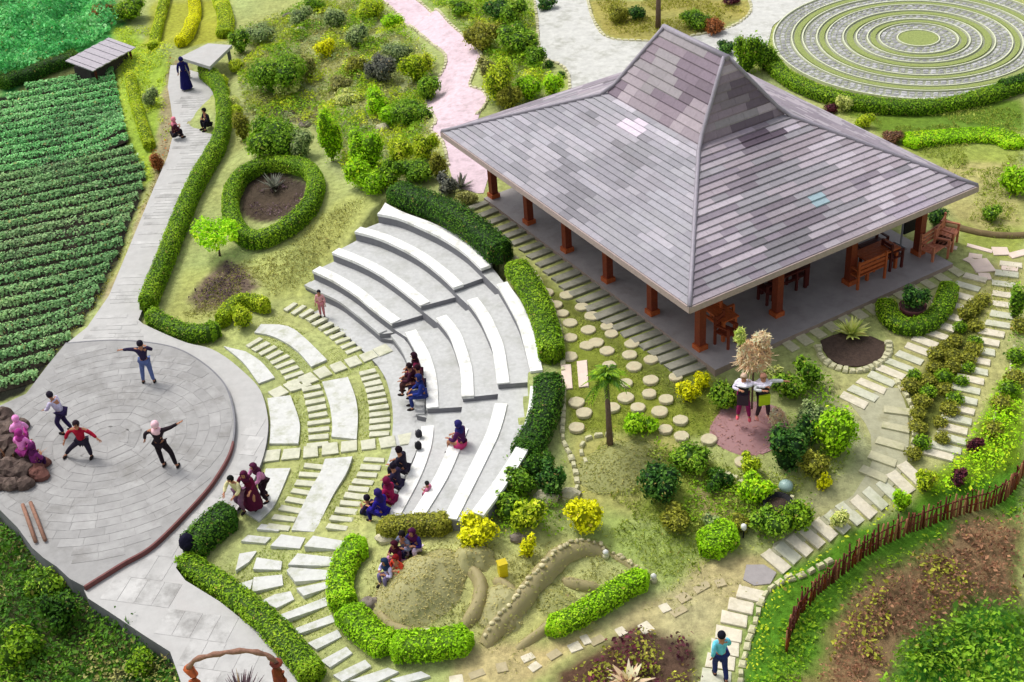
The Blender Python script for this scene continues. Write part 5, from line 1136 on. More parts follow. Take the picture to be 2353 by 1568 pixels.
# small palm
g = G(1402, 1024); t = thing('palm', 'small palm with thin bare trunk among the round stepping stones', 'palm', g); H_ = 2.35; top = np.array([-.05, .05, H_])
tubeo('trunk', [(0, 0, -.1), (-.02, .02, H_*.5), tuple(top)], [.1, .075, .07], M_trunk, t, 9); rg = np.random.default_rng(3)
for k in range(40):
    a = 2*math.pi*k*.618; el = rg.uniform(-.3, 1.35); L = rg.uniform(.45, .68); d = np.array([math.cos(a), math.sin(a), 0]); sd = np.array([-d[1], d[0], 0]); mb = MB(); q = [top+d*L*s_*math.cos(el)+np.array([0, 0, L*(s_*math.sin(el)-.55*s_*s_)]) for s_ in np.linspace(0, 1, 7)]
    for i in range(6):
        w0 = .012; mb.add([q[i]-sd*w0, q[i]+sd*w0, q[i+1]+sd*w0, q[i+1]-sd*w0], [(0, 1, 2, 3)], lin((90, 120, 40)))
        for sg in (-1, 1):
            for f in (.2, .7):
                b = q[i]*(1-f)+q[i+1]*f; tip = b+sd*sg*.17*(1-.1*i)+d*.10-np.array([0, 0, .05]); mb.add([b-d*.02, b+d*.025, tip+d*.01, tip-d*.005], [(0, 1, 2, 3)], mixcols(1, PAL['hedge' if k % 3 else 'hedged'], None, .2, rg)[0])
    mb.build('frond', t)

# ================================================================== KERBS, BEDS, SMALL STRUCTURES
def kerbthing(pxs, label, step=.28, w=.14, h=.14, closed=False, cat='kerb', group=None):
    g = G(*pxs[0]); t = thing('stone_kerb', label, cat, (0, 0, 0)); t['group'] = group or 'pale stone kerbs'; kerb(t, pxs, step, w, h, None, .25, closed); return t
kerbthing([(1186,596),(1225,625),(1258,678),(1280,735),(1292,800),(1294,850)], 'pale kerb between the terrace hedge and the round stones, upper half')
kerbthing([(1297,892),(1295,950),(1294,1010),(1312,1052),(1325,1095),(1322,1135),(1300,1150)], 'pale kerb below the terrace aisle, curving to the dark mixed shrub')
kerbthing([(1345,1060),(1335,1035),(1350,1010),(1385,1000),(1400,1000)], 'short curved pale kerb at the foot of the palm')
kerbthing([(1880,800),(1890,828),(1925,848),(1970,856),(2015,842),(2040,815),(2042,792)], 'chunky pale kerb round the bed of the rosette plant', .2, .2, .2)
kerbthing([(1812,1328),(1775,1350),(1752,1378),(1742,1410),(1728,1450),(1716,1490),(1704,1540),(1700,1590)], 'pale kerb right of the lowest slab path')
kerbthing([(1905,1290),(1875,1308),(1845,1322),(1818,1330)], 'pale kerb along the outer side of the lower slab path')
kerbthing([(2062,880),(2085,915),(2100,960),(2102,1010),(2090,1050)], 'pale kerb between worn path and olive ball bed')
kerbthing([(2330,800),(2318,860),(2300,900),(2285,960),(2270,1000)], 'thin pale kerb right of the outer slab path', .3, .08, .1)
kerbthing([(1752,1140),(1758,1180),(1785,1198),(1812,1180),(1820,1150)], 'ring of upright pale stones round the black pot', .16, .14, .22)
kerbthing([(1790,1050),(1770,1062),(1740,1080),(1800,1095)], 'x') if False else None
drape('soil_bed', wpoly([(1885,785),(1895,820),(1935,843),(1985,846),(2030,825),(2035,790),(1990,770),(1930,765)]), .04, M_soil, tag(put('planting_bed', None), kind='structure'))
kerbthing([(1655,1085),(1690,1100),(1720,1122),(1745,1140)], 'pale stones on the upper edge of the bare soil patch', .22, .12, .12)
tag(put('curved_bank', None), kind='structure')
V, Fs = tube([tuple(p+[0, 0, .02]) for p in line([(2150,505),(2200,525),(2260,540),(2320,545),(2400,540)], step=.5)], .14, 8)
tag(put('bed_edging', pm('bed_edging', V, Fs, shade=True), None, mat('earth_edging', (120, 104, 72), .95, .2, 6, .5)), 'brown rounded edging of the bed right of the pavilion', 'edging')
# pot plant in the crescent hedge
def lathe(name, prof, m, parent=None, c=(0, 0, 0), n=20):
    V = []; Fs = []
    for r, z in prof: V += [(c[0]+r*math.cos(2*math.pi*k/n), c[1]+r*math.sin(2*math.pi*k/n), c[2]+z) for k in range(n)]
    for j in range(len(prof)-1): Fs += [(j*n+k, j*n+(k+1) % n, (j+1)*n+(k+1) % n, (j+1)*n+k) for k in range(n)]
    if prof[0][0] > .01: Fs.append(tuple(range(n-1, -1, -1)))
    if prof[-1][0] > .01: Fs.append(tuple((len(prof)-1)*n+k for k in range(n)))
    return put(name, pm(name, V, Fs, shade=True), parent, m)
g = G(2095, 728); t = thing('plant_pot', 'dark maroon round pot inside the crescent hedge', 'pot', g)
lathe('bowl', [(.25, -.05), (.36, .2), (.42, .42), (.38, .42), (.34, .34)], mat('maroon_pot', (84, 44, 44), .6, .15), t); lathe('soil', [(.35, .33), (.34, .35)], M_soil, t)
mb = shrub_mesh(.5, .75, 'dark', 700, .08, 5, lobes=4); o = mb.build('potted_shrub'); o.location = tuple(g+np.array([0, 0, .36])); tag(o, 'dark blue-green shrub growing from the maroon pot', 'shrub')
kerbthing([(2055,700),(2060,728),(2085,742),(2120,740),(2140,715),(2140,690)], 'pale inner kerb round the maroon pot', .2, .1, .12)
g = G(1786, 1180); t = thing('plant_pot', 'black bowl standing in the ring of upright stones', 'pot', g); lathe('bowl', [(.2, -.05), (.34, .2), (.40, .42), (.35, .42), (.3, .3)], M_black, t); lathe('soil', [(.31, .29), (.3, .31)], M_soil, t)
g = G(1805, 1128); t = thing('garden_ball', 'pale blue-white glazed ball beside the lime shrub', 'ornament', g); lathe('ball', [(.05, 0), (.15, .05), (.2, .15), (.18, .25), (.1, .32), (.02, .34)], mat('pale_glaze', (150, 176, 170), .3, .08, 5, .02), t); lathe('foot', [(.12, -.06), (.12, .02)], M_rockl, t)
g = G(1156, 1322); t = thing('yellow_container', 'upright yellow container in front of the yellow shrubs', 'container', g, .3); bxm('body', .22, .2, .42, (0, 0, .21), mat('yellow_plastic', (214, 196, 20), .45, .08), t); bxm('rim', .25, .23, .04, (0, 0, .44), mat('yellow_rim', (196, 176, 14), .45, .08), t)
g = G(1708, 1236); t = thing('garden_light', 'small white garden light right of the short bright hedge', 'lamp', g); tubeo('stem', [(0, 0, -.05), (0, 0, .3)], .02, M_black, t); lathe('head', [(.05, .28), (.08, .34), (.07, .44), (.02, .48)], M_white, t)
for x, y, lb in [(1392,1277,'small white stake in the stone line of the sculpted bed'),(1445,1340,'small pale marker stone at the right of the sculpted bed'),(1502,1332,'round white marker at the right tip of the sculpted bed'),(447,1312,'small white light at the corner of the long lower hedge')]:
    g = G(x, y+4); t = thing('marker', lb, 'marker', g); lathe('base', [(.09, -.03), (.1, .08), (.07, .12)], M_curb, t, n=10); lathe('cap', [(.06, .12), (.08, .2), (.02, .27)], M_white, t, n=10)
# sculpted bed: turf mound, stone-backed ridge
def mound(x, y, rx, ry, h, rot, label, pal='drygrass', name='turf_mound', dens=260, amp=.12):
    g = G(x, y); t = thing(name, label, 'mound', g, rot); sd = int(x); mb = MB(); nr_, na_ = 12, 36; rr_ = np.linspace(0, 1.12, nr_); aa_ = np.linspace(0, 2*math.pi, na_, endpoint=False); RR, AA = np.meshgrid(rr_, aa_, indexing='ij')
    def prof_(r, a): x_, y_ = r*np.cos(a), r*np.sin(a); q = 1+amp*fbm(x_*2+sd*3.1, y_*2-sd, 2.0, sd % 97); return x_*rx*q, y_*ry*q, h*np.clip(1-r*r, 0, 1)**1.4*q-.04*(r > .99)-.05*(r > 1.1)
    V = np.stack(prof_(RR, AA), -1).reshape(-1, 3); cr_, sr_ = math.cos(rot), math.sin(rot); V[:, 2] += hgt(g[0]+V[:, 0]*cr_-V[:, 1]*sr_, g[1]+V[:, 0]*sr_+V[:, 1]*cr_)-g[2]+.01
    Q = [(i*na_+j, (i+1)*na_+j, (i+1)*na_+(j+1) % na_, i*na_+(j+1) % na_) for i in range(nr_-1) for j in range(na_)]; tn = 1+.12*fbm(V[:, 0], V[:, 1], 3, 5)[:, None]; mb.add(V, Q, np.array(lin(PAL[pal][1]))*1.25*tn, True)
    rg = np.random.default_rng(sd); m = int(dens*rx*ry*3.5); m *= 2; rq = np.sqrt(rg.random(m))*1.1; a = rg.uniform(0, 6.28, m); P = np.stack(prof_(rq, a), 1); P[:, 2] += hgt(g[0]+P[:, 0]*cr_-P[:, 1]*sr_, g[1]+P[:, 0]*sr_+P[:, 1]*cr_)-g[2]+.03; D = np.tile([0, 0, 1.], (m, 1))
    V, Q, C = leaves(P, D, .055, mixcols(m, PAL[pal], P, .12, rg, 1.5, 4), .5, .2, .35, rg); mb.add(V, Q, C); mb.build('turf', t); return t
mound(962, 1350, 1.35, 1.1, .6, .3, 'large smooth sandy dome in the sculpted bed', 'sand', dens=240, amp=.2)
mound(1160, 1400, .8, .6, .35, .6, 'low lumpy mound in the middle of the sculpted bed', 'sand', dens=130, amp=.3)
mound(1085, 1290, .6, .5, .4, .2, 'small mound above the dome at the bed edge', 'sand', dens=130, amp=.3)
mound(1430, 1075, 1.3, .9, .22, .2, 'pale dry-grass mound below the palm')
mound(1300, 1400, .5, .9, .22, .9, 'small mound between ridge and bright hedge bar', amp=.3)
def ridge(pxs, w, h, label, stones=True):
    P = line(pxs, step=.15); t_ = np.gradient(P[:, :2], axis=0); t_ /= np.linalg.norm(t_, axis=1)[:, None]; nn = np.stack([-t_[:, 1], t_[:, 0]], 1); g0 = P[0]; t = thing('earth_ridge', label, 'ridge', g0)
    n = len(P); K = 9; an = np.linspace(0, math.pi, K); tp = np.sqrt(np.clip(1-np.abs(np.linspace(-1, 1, n))**3, .04, 1)); rg = np.random.default_rng(6); V = []; Z = hgt(P[:, 0], P[:, 1]); rr = 1+.14*fbm(P[:, 0], P[:, 1], 3, 8)
    for i in range(n):
        for a in an: q_ = rr[i]*(.35+.65*tp[i])*(1+rg.normal(0, .05)); V.append((P[i, 0]+nn[i, 0]*math.cos(a)*w/2*q_, P[i, 1]+nn[i, 1]*math.cos(a)*w/2*q_, Z[i]-.04+math.sin(a)**1.3*h*tp[i]*rr[i]*(1+rg.normal(0, .05))))
    mb = MB(); mb.add(np.array(V)-g0, [(i*K+k, i*K+k+1, (i+1)*K+k+1, (i+1)*K+k) for i in range(n-1) for k in range(K-1)], lin((182, 170, 124)), True)
    rg = np.random.default_rng(2); m = int(n*.2*w*120); i = rg.integers(0, n, m); a = rg.uniform(0, math.pi, m); Pp = np.stack([P[i, 0]+nn[i, 0]*np.cos(a)*w/2*rr[i], P[i, 1]+nn[i, 1]*np.cos(a)*w/2*rr[i], Z[i]-.03+np.sin(a)*h*tp[i]*rr[i]], 1)+rg.normal(0, .03, (m, 3))
    V, Q, C = leaves(Pp-g0, np.stack([nn[i, 0]*np.cos(a), nn[i, 1]*np.cos(a), np.sin(a)], 1), .055, mixcols(m, PAL['drygrass'], Pp, .14, rg, 2, 4), .5, .2, .35, rg); mb.add(V, Q, C); mb.build('earth', t)
    if stones:
        for k in range(1, n-1):
            V, Q, N = blob((0, 0, 0), (.075*random.uniform(.6, 1.3), .065*random.uniform(.6, 1.3), .05), 8, 5, .2, k, -.4); o = put('stone', quadmesh('stone', V, Q, np.array(lin((206, 196, 154)))*random.uniform(.7, 1.1), np.ones(len(Q))), t, mat('ridge_stone', (0, 0, 0), .9, .2, 8, .3, attr=True))
            p = P[k]; o.location = (p[0]-g0[0]+random.uniform(-.04, .04), p[1]-g0[1]+random.uniform(-.04, .04), Z[k]-g0[2]+h*tp[k]*rr[k]-.02)
    return t
ridge([(1108,1482),(1150,1435),(1195,1385),(1240,1330),(1285,1285),(1330,1264),(1375,1264),(1400,1280)], .62, .42, 'curved earthen ridge topped with a spine of pale stones')
ridge([(1400,1272),(1435,1290),(1465,1310),(1495,1328)], .25, .12, 'low stone line continuing the ridge to the white marker')
ridge([(1185,1490),(1240,1455),(1300,1400),(1300,1360)], .3, .2, 'low bare ridge beside the bright hedge bar', False)
ridge([(1075,1300),(1105,1345),(1095,1400),(1060,1445)], .42, .3, 'curved sandy ridge right of the dome', False)
ridge([(1135,1330),(1175,1365),(1180,1415),(1150,1455)], .45, .3, 'second curved sandy ridge nearer the stone-topped one', False)
ridge([(872,1400),(895,1440),(960,1460)], .34, .24, 'low sandy ridge at the lower left of the dome', False)
ridge([(1290,1330),(1330,1345),(1380,1350)], .4, .22, 'short sandy ridge inside the bend of the stone-topped one', False)
for i, (x, y, r, lb) in enumerate([(848,1392,.28,'brown hollowed rock at the left of the dome'),(888,1240,.3,'pale rounded rock by the bed entrance'),(1095,1275,.3,'tan rock at the right end of the olive hedge'),(980,1462,.22,'tan rock behind the bottom hedge'),(1255,1150,.35,'dark boulder inside the pale kerb'),(1190,1240,.22,'grey rock under the yellow shrubs'),(880,298,.3,'pale stone among the planting left of the pink path'),(700,290,.25,'dark stone in the upper garden'),(1310,1140,.28,'pale lavender rock at the end of the kerb'),(600,165,.25,'grey rock right of the slab shelter'),(665,45,.4,'grey rock outcrop at the top of the upper garden'),(690,75,.35,'pale rock below the grey outcrop'),(830,185,.3,'dark flat stone in the upper garden')]):
    g = G(x, y); t = thing('rock', lb, 'rock', g); V, Q, N = blob((0, 0, r*.2), (r, r*.8, r*.65), 12, 7, .28, i*3+1, -.6); put('stone_body', quadmesh('stone_body', V, Q, (1, 1, 1)), t, M_rockl if 'pale' in lb or 'tan' in lb else M_rock)
    V, Q, N = blob((r*.8, r*.2, r*.05), (r*.4, r*.35, r*.3), 8, 5, .25, i, -.6); put('small_stone', quadmesh('small_stone', V, Q, (1, 1, 1)), t, M_rock)
# picket fence
fpx = [(2352,1085),(2325,1130),(2290,1160),(2215,1180),(2140,1205),(2070,1232),(2000,1270),(1940,1315),(1885,1362),(1845,1405),(1820,1450),(1806,1500)]
P = line(fpx, step=.1); t = thing('picket_fence', 'rustic red-brown stick fence curving along the lower right bank', 'fence')
PK = []
for k in range(5):
    hh = random.uniform(.62, .82); me_ = pm('picket', *tube([(0, 0, -.15), (random.uniform(-.02, .02), 0, hh*.5), (random.uniform(-.03, .03), random.uniform(-.02, .02), hh)], [.038, .034, .024], 6), shade=True); me_.materials.append([M_wood, mat('stick_brown', (112, 62, 44), .8, .25, 12), mat('weathered_stick', (156, 108, 76), .8, .25, 12), M_woodd, mat('stick_brown', (112, 62, 44))][k]); PK.append(me_)
for p in P[:299]:
    o = put('picket', random.choice(PK), t); o.location = (p[0]+random.uniform(-.02, .02), p[1]+random.uniform(-.02, .02), h1(p[0], p[1])); o.rotation_euler = (random.uniform(-.06, .06), random.uniform(-.06, .06), random.uniform(0, 6)); o.scale = (1, 1, random.uniform(.85, 1.1))
for z in (.25, .52):
    tubeo('rail', [(p[0], p[1], h1(p[0], p[1])+z) for p in P[::8]], .02, M_woodd, t, 6)
# rustic frame at the bottom edge
zf = .15; a_, b_ = W(470, 1668, zf), W(668, 1668, zf); t = thing('rustic_frame', 'rustic red-brown wooden photo frame at the bottom edge', 'frame')
def knot(p, q, r0, r1, name, m, wob=.04, n=9, sd=1):
    rg = np.random.default_rng(sd); pts = [tuple(p*(1-f)+q*f+rg.normal(0, wob, 3)*(0 < f < 1)) for f in np.linspace(0, 1, n)]; tubeo(name, pts, list(np.linspace(r0, r1, n)*rg.uniform(.8, 1.25, n)), m, t, 9)
aT, bT = W(474, 1500, zf)*0+a_+np.array([0, 0, 2.0]), b_+np.array([0, 0, 2.15])
knot(a_, aT, .14, .12, 'post', M_woodo, .05, 9, 3); knot(b_, bT, .15, .13, 'post', M_wood, .05, 9, 4); knot(b_+[.22, .1, 0], bT+[.1, 0, -.3], .09, .06, 'brace', M_woodo, .04, 8, 5); knot(a_+[.25, .1, 0], aT+[.1, 0, -.7], .09, .07, 'brace', M_wood, .05, 8, 6)
arc = smooth([aT, aT*.85+bT*.15+np.array([0, 0, .3]), aT*.6+bT*.4+np.array([0, 0, .42]), aT*.3+bT*.7+np.array([0, 0, .44]), aT*.08+bT*.92+np.array([0, 0, .25]), bT], 4)
tubeo('arched_bar', [tuple(p+RNG.normal(0, .012, 3)) for p in arc], [.06+.015*math.sin(i*1.9) for i in range(len(arc))], mat('brown_branch', (140, 104, 86), .8, .3, 12, .4), t, 8)
spiky(560, 1535, 1640, 90, 'mauve', 'mauve dry bush standing inside the rustic frame', 160, bw=.03)
# low wooden rail at the left plaza edge
t = thing('wooden_rail', 'short brown wooden rail lying on the left plaza edge', 'rail')
for k, (p, q) in enumerate([((52,1160),(82,1245)),((70,1155),(104,1242))]):
    a, b = W(*p, .38), W(*q, .38); tubeo('log', [tuple(a), tuple((a+b)/2+[0, 0, .03]), tuple(b)], .055, mat('brown_branch', (1, 1, 1)), t, 8)
# shed at the edge of the crop field
g = G(250, 165); ax = (G(290, 112)-G(205, 172))[:2]; Ls = np.linalg.norm(ax); rz = math.atan2(ax[1], ax[0]); t = thing('field_shed', 'low dark shed with grey corrugated roof beside the crop field', 'shed', g, rz)
bxm('wall', Ls*.95, 1.1, .62, (0, .35, .31), mat('dark_planks', (66, 58, 60), .9, .2), t); bxm('post', .08, .08, .66, (-Ls*.45, -.45, .33), M_woodd, t); bxm('post', .08, .08, .66, (Ls*.45, -.45, .33), M_woodd, t)
ns = 12
for k in range(ns):
    w_ = (Ls+.3)/ns; o = bxm('roof_sheet', w_-.02, 1.75, .05, (0, 0, 0), mat('corrugated_grey', (172, 166, 172), .5, .15, 8, .1), t); o.location = (-(Ls+.3)/2+w_*(k+.5), .25, .85+(.02 if k % 2 else 0)); o.rotation_euler = (math.radians(8), 0, 0)
# pale slab shelter
P4 = [W(412, 132, 1.15), W(478, 100, 1.15), W(533, 104, 1.15), W(482, 153, 1.15)]; t = thing('slab_shelter', 'low pale concrete slab shelter at the top end of the walk', 'shelter')
prism('slab_roof', np.array(P4), 1.15, 1.0, M_plaza2, t)
cc = np.mean(P4, 0)
for p in P4:
    q = p*.82+cc*.18; bxm('post', .14, .14, 1.2, (q[0], q[1], .45), M_riser, t)
for x, y, lb in [(146,152,'small white sign-like box at the field corner'),(100,168,'greyish box left of the small white one')]:
    g = G(x, y); t = thing('field_box', lb, 'box', g, .4); bxm('body', .45, .3, .25, (0, 0, .13), M_plaza2, t); bxm('lid', .5, .35, .05, (0, 0, .28), M_white, t)
# rocks at the left plaza edge
for i, (x, y, r) in enumerate([(8,960,.4),(28,990,.45),(50,975,.3),(15,1030,.5),(45,1040,.4),(20,1080,.45),(52,1085,.42),(78,1080,.34),(92,1090,.3),(60,1110,.28),(98,1060,.26),(30,1112,.3),(5,1110,.3)]):
    g = W(x, y+8, .3); t = thing('boulder', ['dark brown boulder in the rock pile on the left plaza edge', 'reddish boulder at the front of the rock pile on the left plaza edge'][x > 70], 'boulder', g, 0, 'rock pile on the left plaza edge')
    V, Q, N = blob((0, 0, r*.35), (r, r*.85, r*.8), 12, 7, .35, i*7+2, -.7); put('stone_body', quadmesh('stone_body', V, Q, (1, 1, 1)), t, mat('reddish_rock', (112, 74, 66), .9, .3, 5, .6, 12) if x > 70 else mat('brown_rock', (84, 70, 64), .9, .35, 5, .7, 12, stain=((140, 122, 110), 3, .7)))
spiky(12, 930, 1000, 40, 'brown', 'dry brown plant on the rock pile', 60); spiky(90, 1040, 1110, 50, 'purple', 'dark red dry plant at the front of the rock pile', 60); spiky(40, 1000, 1100, 50, 'brown', 'dry twiggy plant in the middle of the rock pile', 70)
# ================================================================== PEOPLE
def J(pose, sh=.42):
    d = dict(pel=(0, 0, .90), che=(0, 0, 1.22), nec=(0, 0, 1.40), hea=(0, .015, 1.54), top=(0, 0, 1.62), shL=(-.17, 0, 1.36), shR=(.17, 0, 1.36), elL=(-.24, -.02, 1.10), elR=(.24, -.02, 1.10), haL=(-.26, .06, .87), haR=(.26, .06, .87),
             hiL=(-.09, 0, .87), hiR=(.09, 0, .87), knL=(-.1, .03, .48), knR=(.1, .03, .48), anL=(-.1, 0, .08), anR=(.1, 0, .08), toL=(-.11, .15, .03), toR=(.11, .15, .03))
    if pose == 'walk': d.update(knL=(-.1, .14, .5), anL=(-.1, .1, .1), toL=(-.1, .26, .06), knR=(.1, -.02, .48), anR=(.1, -.2, .1), toR=(.1, -.06, .03), elL=(-.23, -.12, 1.12), haL=(-.24, -.05, .9), elR=(.23, .06, 1.12), haR=(.22, .22, .98))
    if pose == 'reach': d.update(elL=(-.40, .05, 1.36), haL=(-.62, .1, 1.34), elR=(.3, .1, 1.2), haR=(.1, .26, 1.25), knL=(-.16, .06, .48), anL=(-.2, .02, .08), toL=(-.24, .16, .03), anR=(.14, -.05, .08), toR=(.16, .1, .03))
    if pose == 'dance': d.update(elR=(.42, 0, 1.45), haR=(.68, .02, 1.6), elL=(-.38, .02, 1.2), haL=(-.46, .08, .96), knR=(.22, .08, .5), anR=(.34, -.04, .1), toR=(.38, .1, .04), knL=(-.18, .16, .52), anL=(-.06, .0, .1), toL=(-.08, .14, .04))
    if pose == 'star': d.update(pel=(0, 0, .66), che=(0, .04, .98), nec=(0, .06, 1.16), hea=(0, .08, 1.30), top=(0, .07, 1.38), shL=(-.17, .05, 1.12), shR=(.17, .05, 1.12), elL=(-.38, .05, .95), haL=(-.56, .12, .82), elR=(.36, .05, .95), haR=(.44, .16, .78), hiL=(-.09, 0, .63), hiR=(.09, 0, .63), knL=(-.24, .18, .42), anL=(-.16, .02, .08), toL=(-.2, .16, .03), knR=(.4, .1, .4), anR=(.62, .02, .1), toR=(.72, .12, .04))
    if pose == 'lean': d.update(pel=(0, -.05, .84), che=(0, .06, 1.14), nec=(0, .14, 1.30), hea=(0, .2, 1.43), top=(0, .2, 1.51), shL=(-.17, .12, 1.27), shR=(.17, .12, 1.27), elL=(-.26, .2, 1.06), haL=(-.2, .36, .98), elR=(.26, .2, 1.06), haR=(.18, .38, .98), hiL=(-.09, -.05, .81), hiR=(.09, -.05, .81), knL=(-.12, .14, .46), knR=(.12, .06, .46), anR=(.14, -.14, .09), toR=(.14, 0, .03))
    if pose in ('sit', 'squat'):
        s_ = sh if pose == 'sit' else .2; fx = .40 if pose == 'sit' else .26
        dz = s_+.08-.90
        for k in ('pel', 'che', 'nec', 'hea', 'top', 'shL', 'shR', 'hiL', 'hiR'): d[k] = (d[k][0], d[k][1]-fx+(.10 if k in ('hea', 'top', 'nec') else .05 if k in ('che', 'shL', 'shR') else 0), d[k][2]+dz)
        kz = s_+.1 if pose == 'sit' else .46
        d.update(knL=(-.14, .03, kz), knR=(.14, .03, kz), anL=(-.13, 0, .08), anR=(.13, 0, .08), elL=(-.26, -fx+.12, 1.1+dz), elR=(.26, -fx+.12, 1.1+dz), haL=(-.14, -.02, kz+.1), haR=(.14, -.04, kz+.1))
    return {k: np.array(v, float) for k, v in d.items()}
def skinobj(name, V, E, R, m, parent, sub=1, root=0):
    bm = bmesh.new(); sl_ = bm.verts.layers.skin.verify(); vs = []
    for i, (v, r) in enumerate(zip(V, R)):
        b = bm.verts.new(tuple(v)); b[sl_].radius = (r, r); b[sl_].use_root = (i == root); vs.append(b)
    for a, b in E: bm.edges.new((vs[a], vs[b]))
    me = bpy.data.meshes.new(name); bm.to_mesh(me); bm.free(); o = put(name, me, parent, m)
    k = o.modifiers.new('skin', 'SKIN'); k.use_smooth_shade = True; k.branch_smoothing = .6; q = o.modifiers.new('subdivision', 'SUBSURF'); q.levels = sub; q.render_levels = sub; return o
def pmat(c, nm='cloth'): return mat(nm+'_%d_%d_%d' % tuple(c), c, .85, .2, 9, .1 if nm != 'cloth' else .9, 60 if nm != 'cloth' else 11, .15)
SKIN = (176, 124, 96)
def person(x, y, yaw, pose, top, bottom, hair, label, h=1.6, z=None, dress=False, scarf=False, sleeves=True, shoe=(40, 34, 34), sh=.42, group=None, tilt=(0, 0), as_thing=None, extra=None):
    k = h/1.62; d = J(pose, sh); g = G(x, y) if z is None else W(x, y, z); nm, ct = as_thing or ('person', 'person')
    t = thing(nm, label, ct, g, yaw, group); t.rotation_euler = (tilt[0], tilt[1], yaw); t.scale = (k, k, k)
    V = [d['pel'], (d['pel']+d['che'])/2, d['che'], d['nec'], d['hea'], d['top']]; R = [.12, .115, .13, .055, .088, .06]; E = [(0, 1), (1, 2), (2, 3), (3, 4), (4, 5)]
    def add(p, r, a): V.append(np.array(p)); R.append(r); E.append((a, len(V)-1)); return len(V)-1
    for s in 'LR':
        i = add(d['sh'+s], .062, 2); j = add(d['el'+s], .042, i); v = d['ha'+s]-d['el'+s]; v /= np.linalg.norm(v)+1e-9; w = add(d['ha'+s], .027, j); pa = add(d['ha'+s]+v*.075, .03, w)
        sd = np.cross(v, (0, 0, 1.)); sd = sd/(np.linalg.norm(sd)+1e-9) if np.linalg.norm(sd) > .1 else np.array([0, 1., 0])
        for q, L in zip((-.03, -.01, .01, .03), (.055, .07, .068, .05)): f1 = add(d['ha'+s]+v*.1+sd*q, .009, pa); add(d['ha'+s]+v*(.1+L)+sd*q*1.3+np.array([0, .012, -.012]), .007, f1)
        add(d['ha'+s]+v*.06+sd*.06, .010, w)
        i = add(d['hi'+s], .085, 0); m_ = add(d['kn'+s], .055, i); f = add(d['an'+s], .036, m_); add(d['to'+s], .03, f)
    skinobj('body', V, E, R, pmat(SKIN, 'skin'), t)
    # face
    hp = d['hea']; mb = MB()
    Vn, Qn, _ = blob(hp+np.array([0, .09, -.005]), (.012, .02, .018), 6, 4, 0, 1, -1); put('nose', quadmesh('nose', Vn, Qn, (1, 1, 1)), t, pmat(SKIN, 'skin'))
    for sx in (-1, 1):
        Vn, Qn, _ = blob(hp+np.array([sx*.034, .078, .022]), (.013, .01, .009), 6, 4, 0, 1, -1); put('eye', quadmesh('eye', Vn, Qn, (1, 1, 1)), t, M_black)
        Vn, Qn, _ = blob(hp+np.array([sx*.09, 0, .0]), (.012, .02, .03), 6, 4, 0, 1, -1); put('ear', quadmesh('ear', Vn, Qn, (1, 1, 1)), t, pmat(SKIN, 'skin'))
    Vn, Qn, _ = blob(hp+np.array([0, .08, -.04]), (.024, .01, .007), 6, 4, 0, 1, -1); put('mouth', quadmesh('mouth', Vn, Qn, (1, 1, 1)), t, pmat((130, 70, 64), 'lips'))
    # hair or scarf
    rr = (.108, .112, .115) if not scarf else (.118, .125, .125)
    Vh, Qh, _ = blob(hp+np.array([0, -.022, .025]), rr, 14, 9, .04, int(x), -.75 if scarf else -.35); Vh[:, 1] = np.where((Vh[:, 1] > hp[1]+.055) & (Vh[:, 2] < hp[2]+.05), hp[1]+.03, Vh[:, 1]); put('headscarf' if scarf else 'hair', quadmesh('hair', Vh, Qh, (1, 1, 1), np.ones(len(Qh))), t, pmat(hair, 'hair'))
    if scarf:
        V2, Q2, _ = blob((d['nec']+d['che'])/2*np.array([1, 1, 1])+np.array([0, .0, .02]), (.17, .13, .13), 14, 7, .08, int(y), -.9); put('scarf_drape', quadmesh('scarf_drape', V2, Q2, (1, 1, 1), np.ones(len(Q2))), t, pmat(hair, 'hair'))
    # top
    V = [d['pel']+np.array([0, 0, -.02]), (d['pel']+d['che'])/2, d['che'], (d['che']+d['nec']*2)/3]; R = [.15, .14, .152, .085]; E = [(0, 1), (1, 2), (2, 3)]
    for s in 'LR':
        V.append(d['sh'+s]); R.append(.082); i = len(V)-1; E.append((2, i)); V.append(d['el'+s]*(1 if sleeves else .6)+d['sh'+s]*(0 if sleeves else .4)); R.append(.062); E.append((i, i+1))
        if sleeves: V.append(d['ha'+s]*.93+d['el'+s]*.07); R.append(.048); E.append((i+1, i+2))
    skinobj('top', V, E, R, pmat(top), t)
    if dress:
        n = 16; c0, c1 = d['pel']+np.array([0, 0, .08]), np.array([0, d['pel'][1]*.3, .1]); mbq = []; Vd = []; rg = np.random.default_rng(int(x))
        for j in range(7):
            f = j/6; c = c0*(1-f)+c1*f; r = .15+.15*f**.8
            for q in range(n): a = 2*math.pi*q/n; rr_ = r*(1+.07*math.sin(5*a)*f); Vd.append((c[0]+math.cos(a)*rr_, c[1]+math.sin(a)*rr_*.9, c[2]))
        Qd = [(j*n+q, (j+1)*n+q, (j+1)*n+(q+1) % n, j*n+(q+1) % n) for j in range(6) for q in range(n)]
        put('skirt', quadmesh('skirt', Vd, Qd, (1, 1, 1), np.ones(len(Qd))), t, pmat(bottom))
    else:
        V = [d['pel']+np.array([0, 0, .03])]; R = [.142]; E = []
        for s in 'LR':
            i = len(V); V += [d['hi'+s], d['kn'+s], d['an'+s]+np.array([0, 0, .03])]; R += [.108, .08, .06]; E += [(0, i), (i, i+1), (i+1, i+2)]
        skinobj('trousers', V, E, R, pmat(bottom), t)
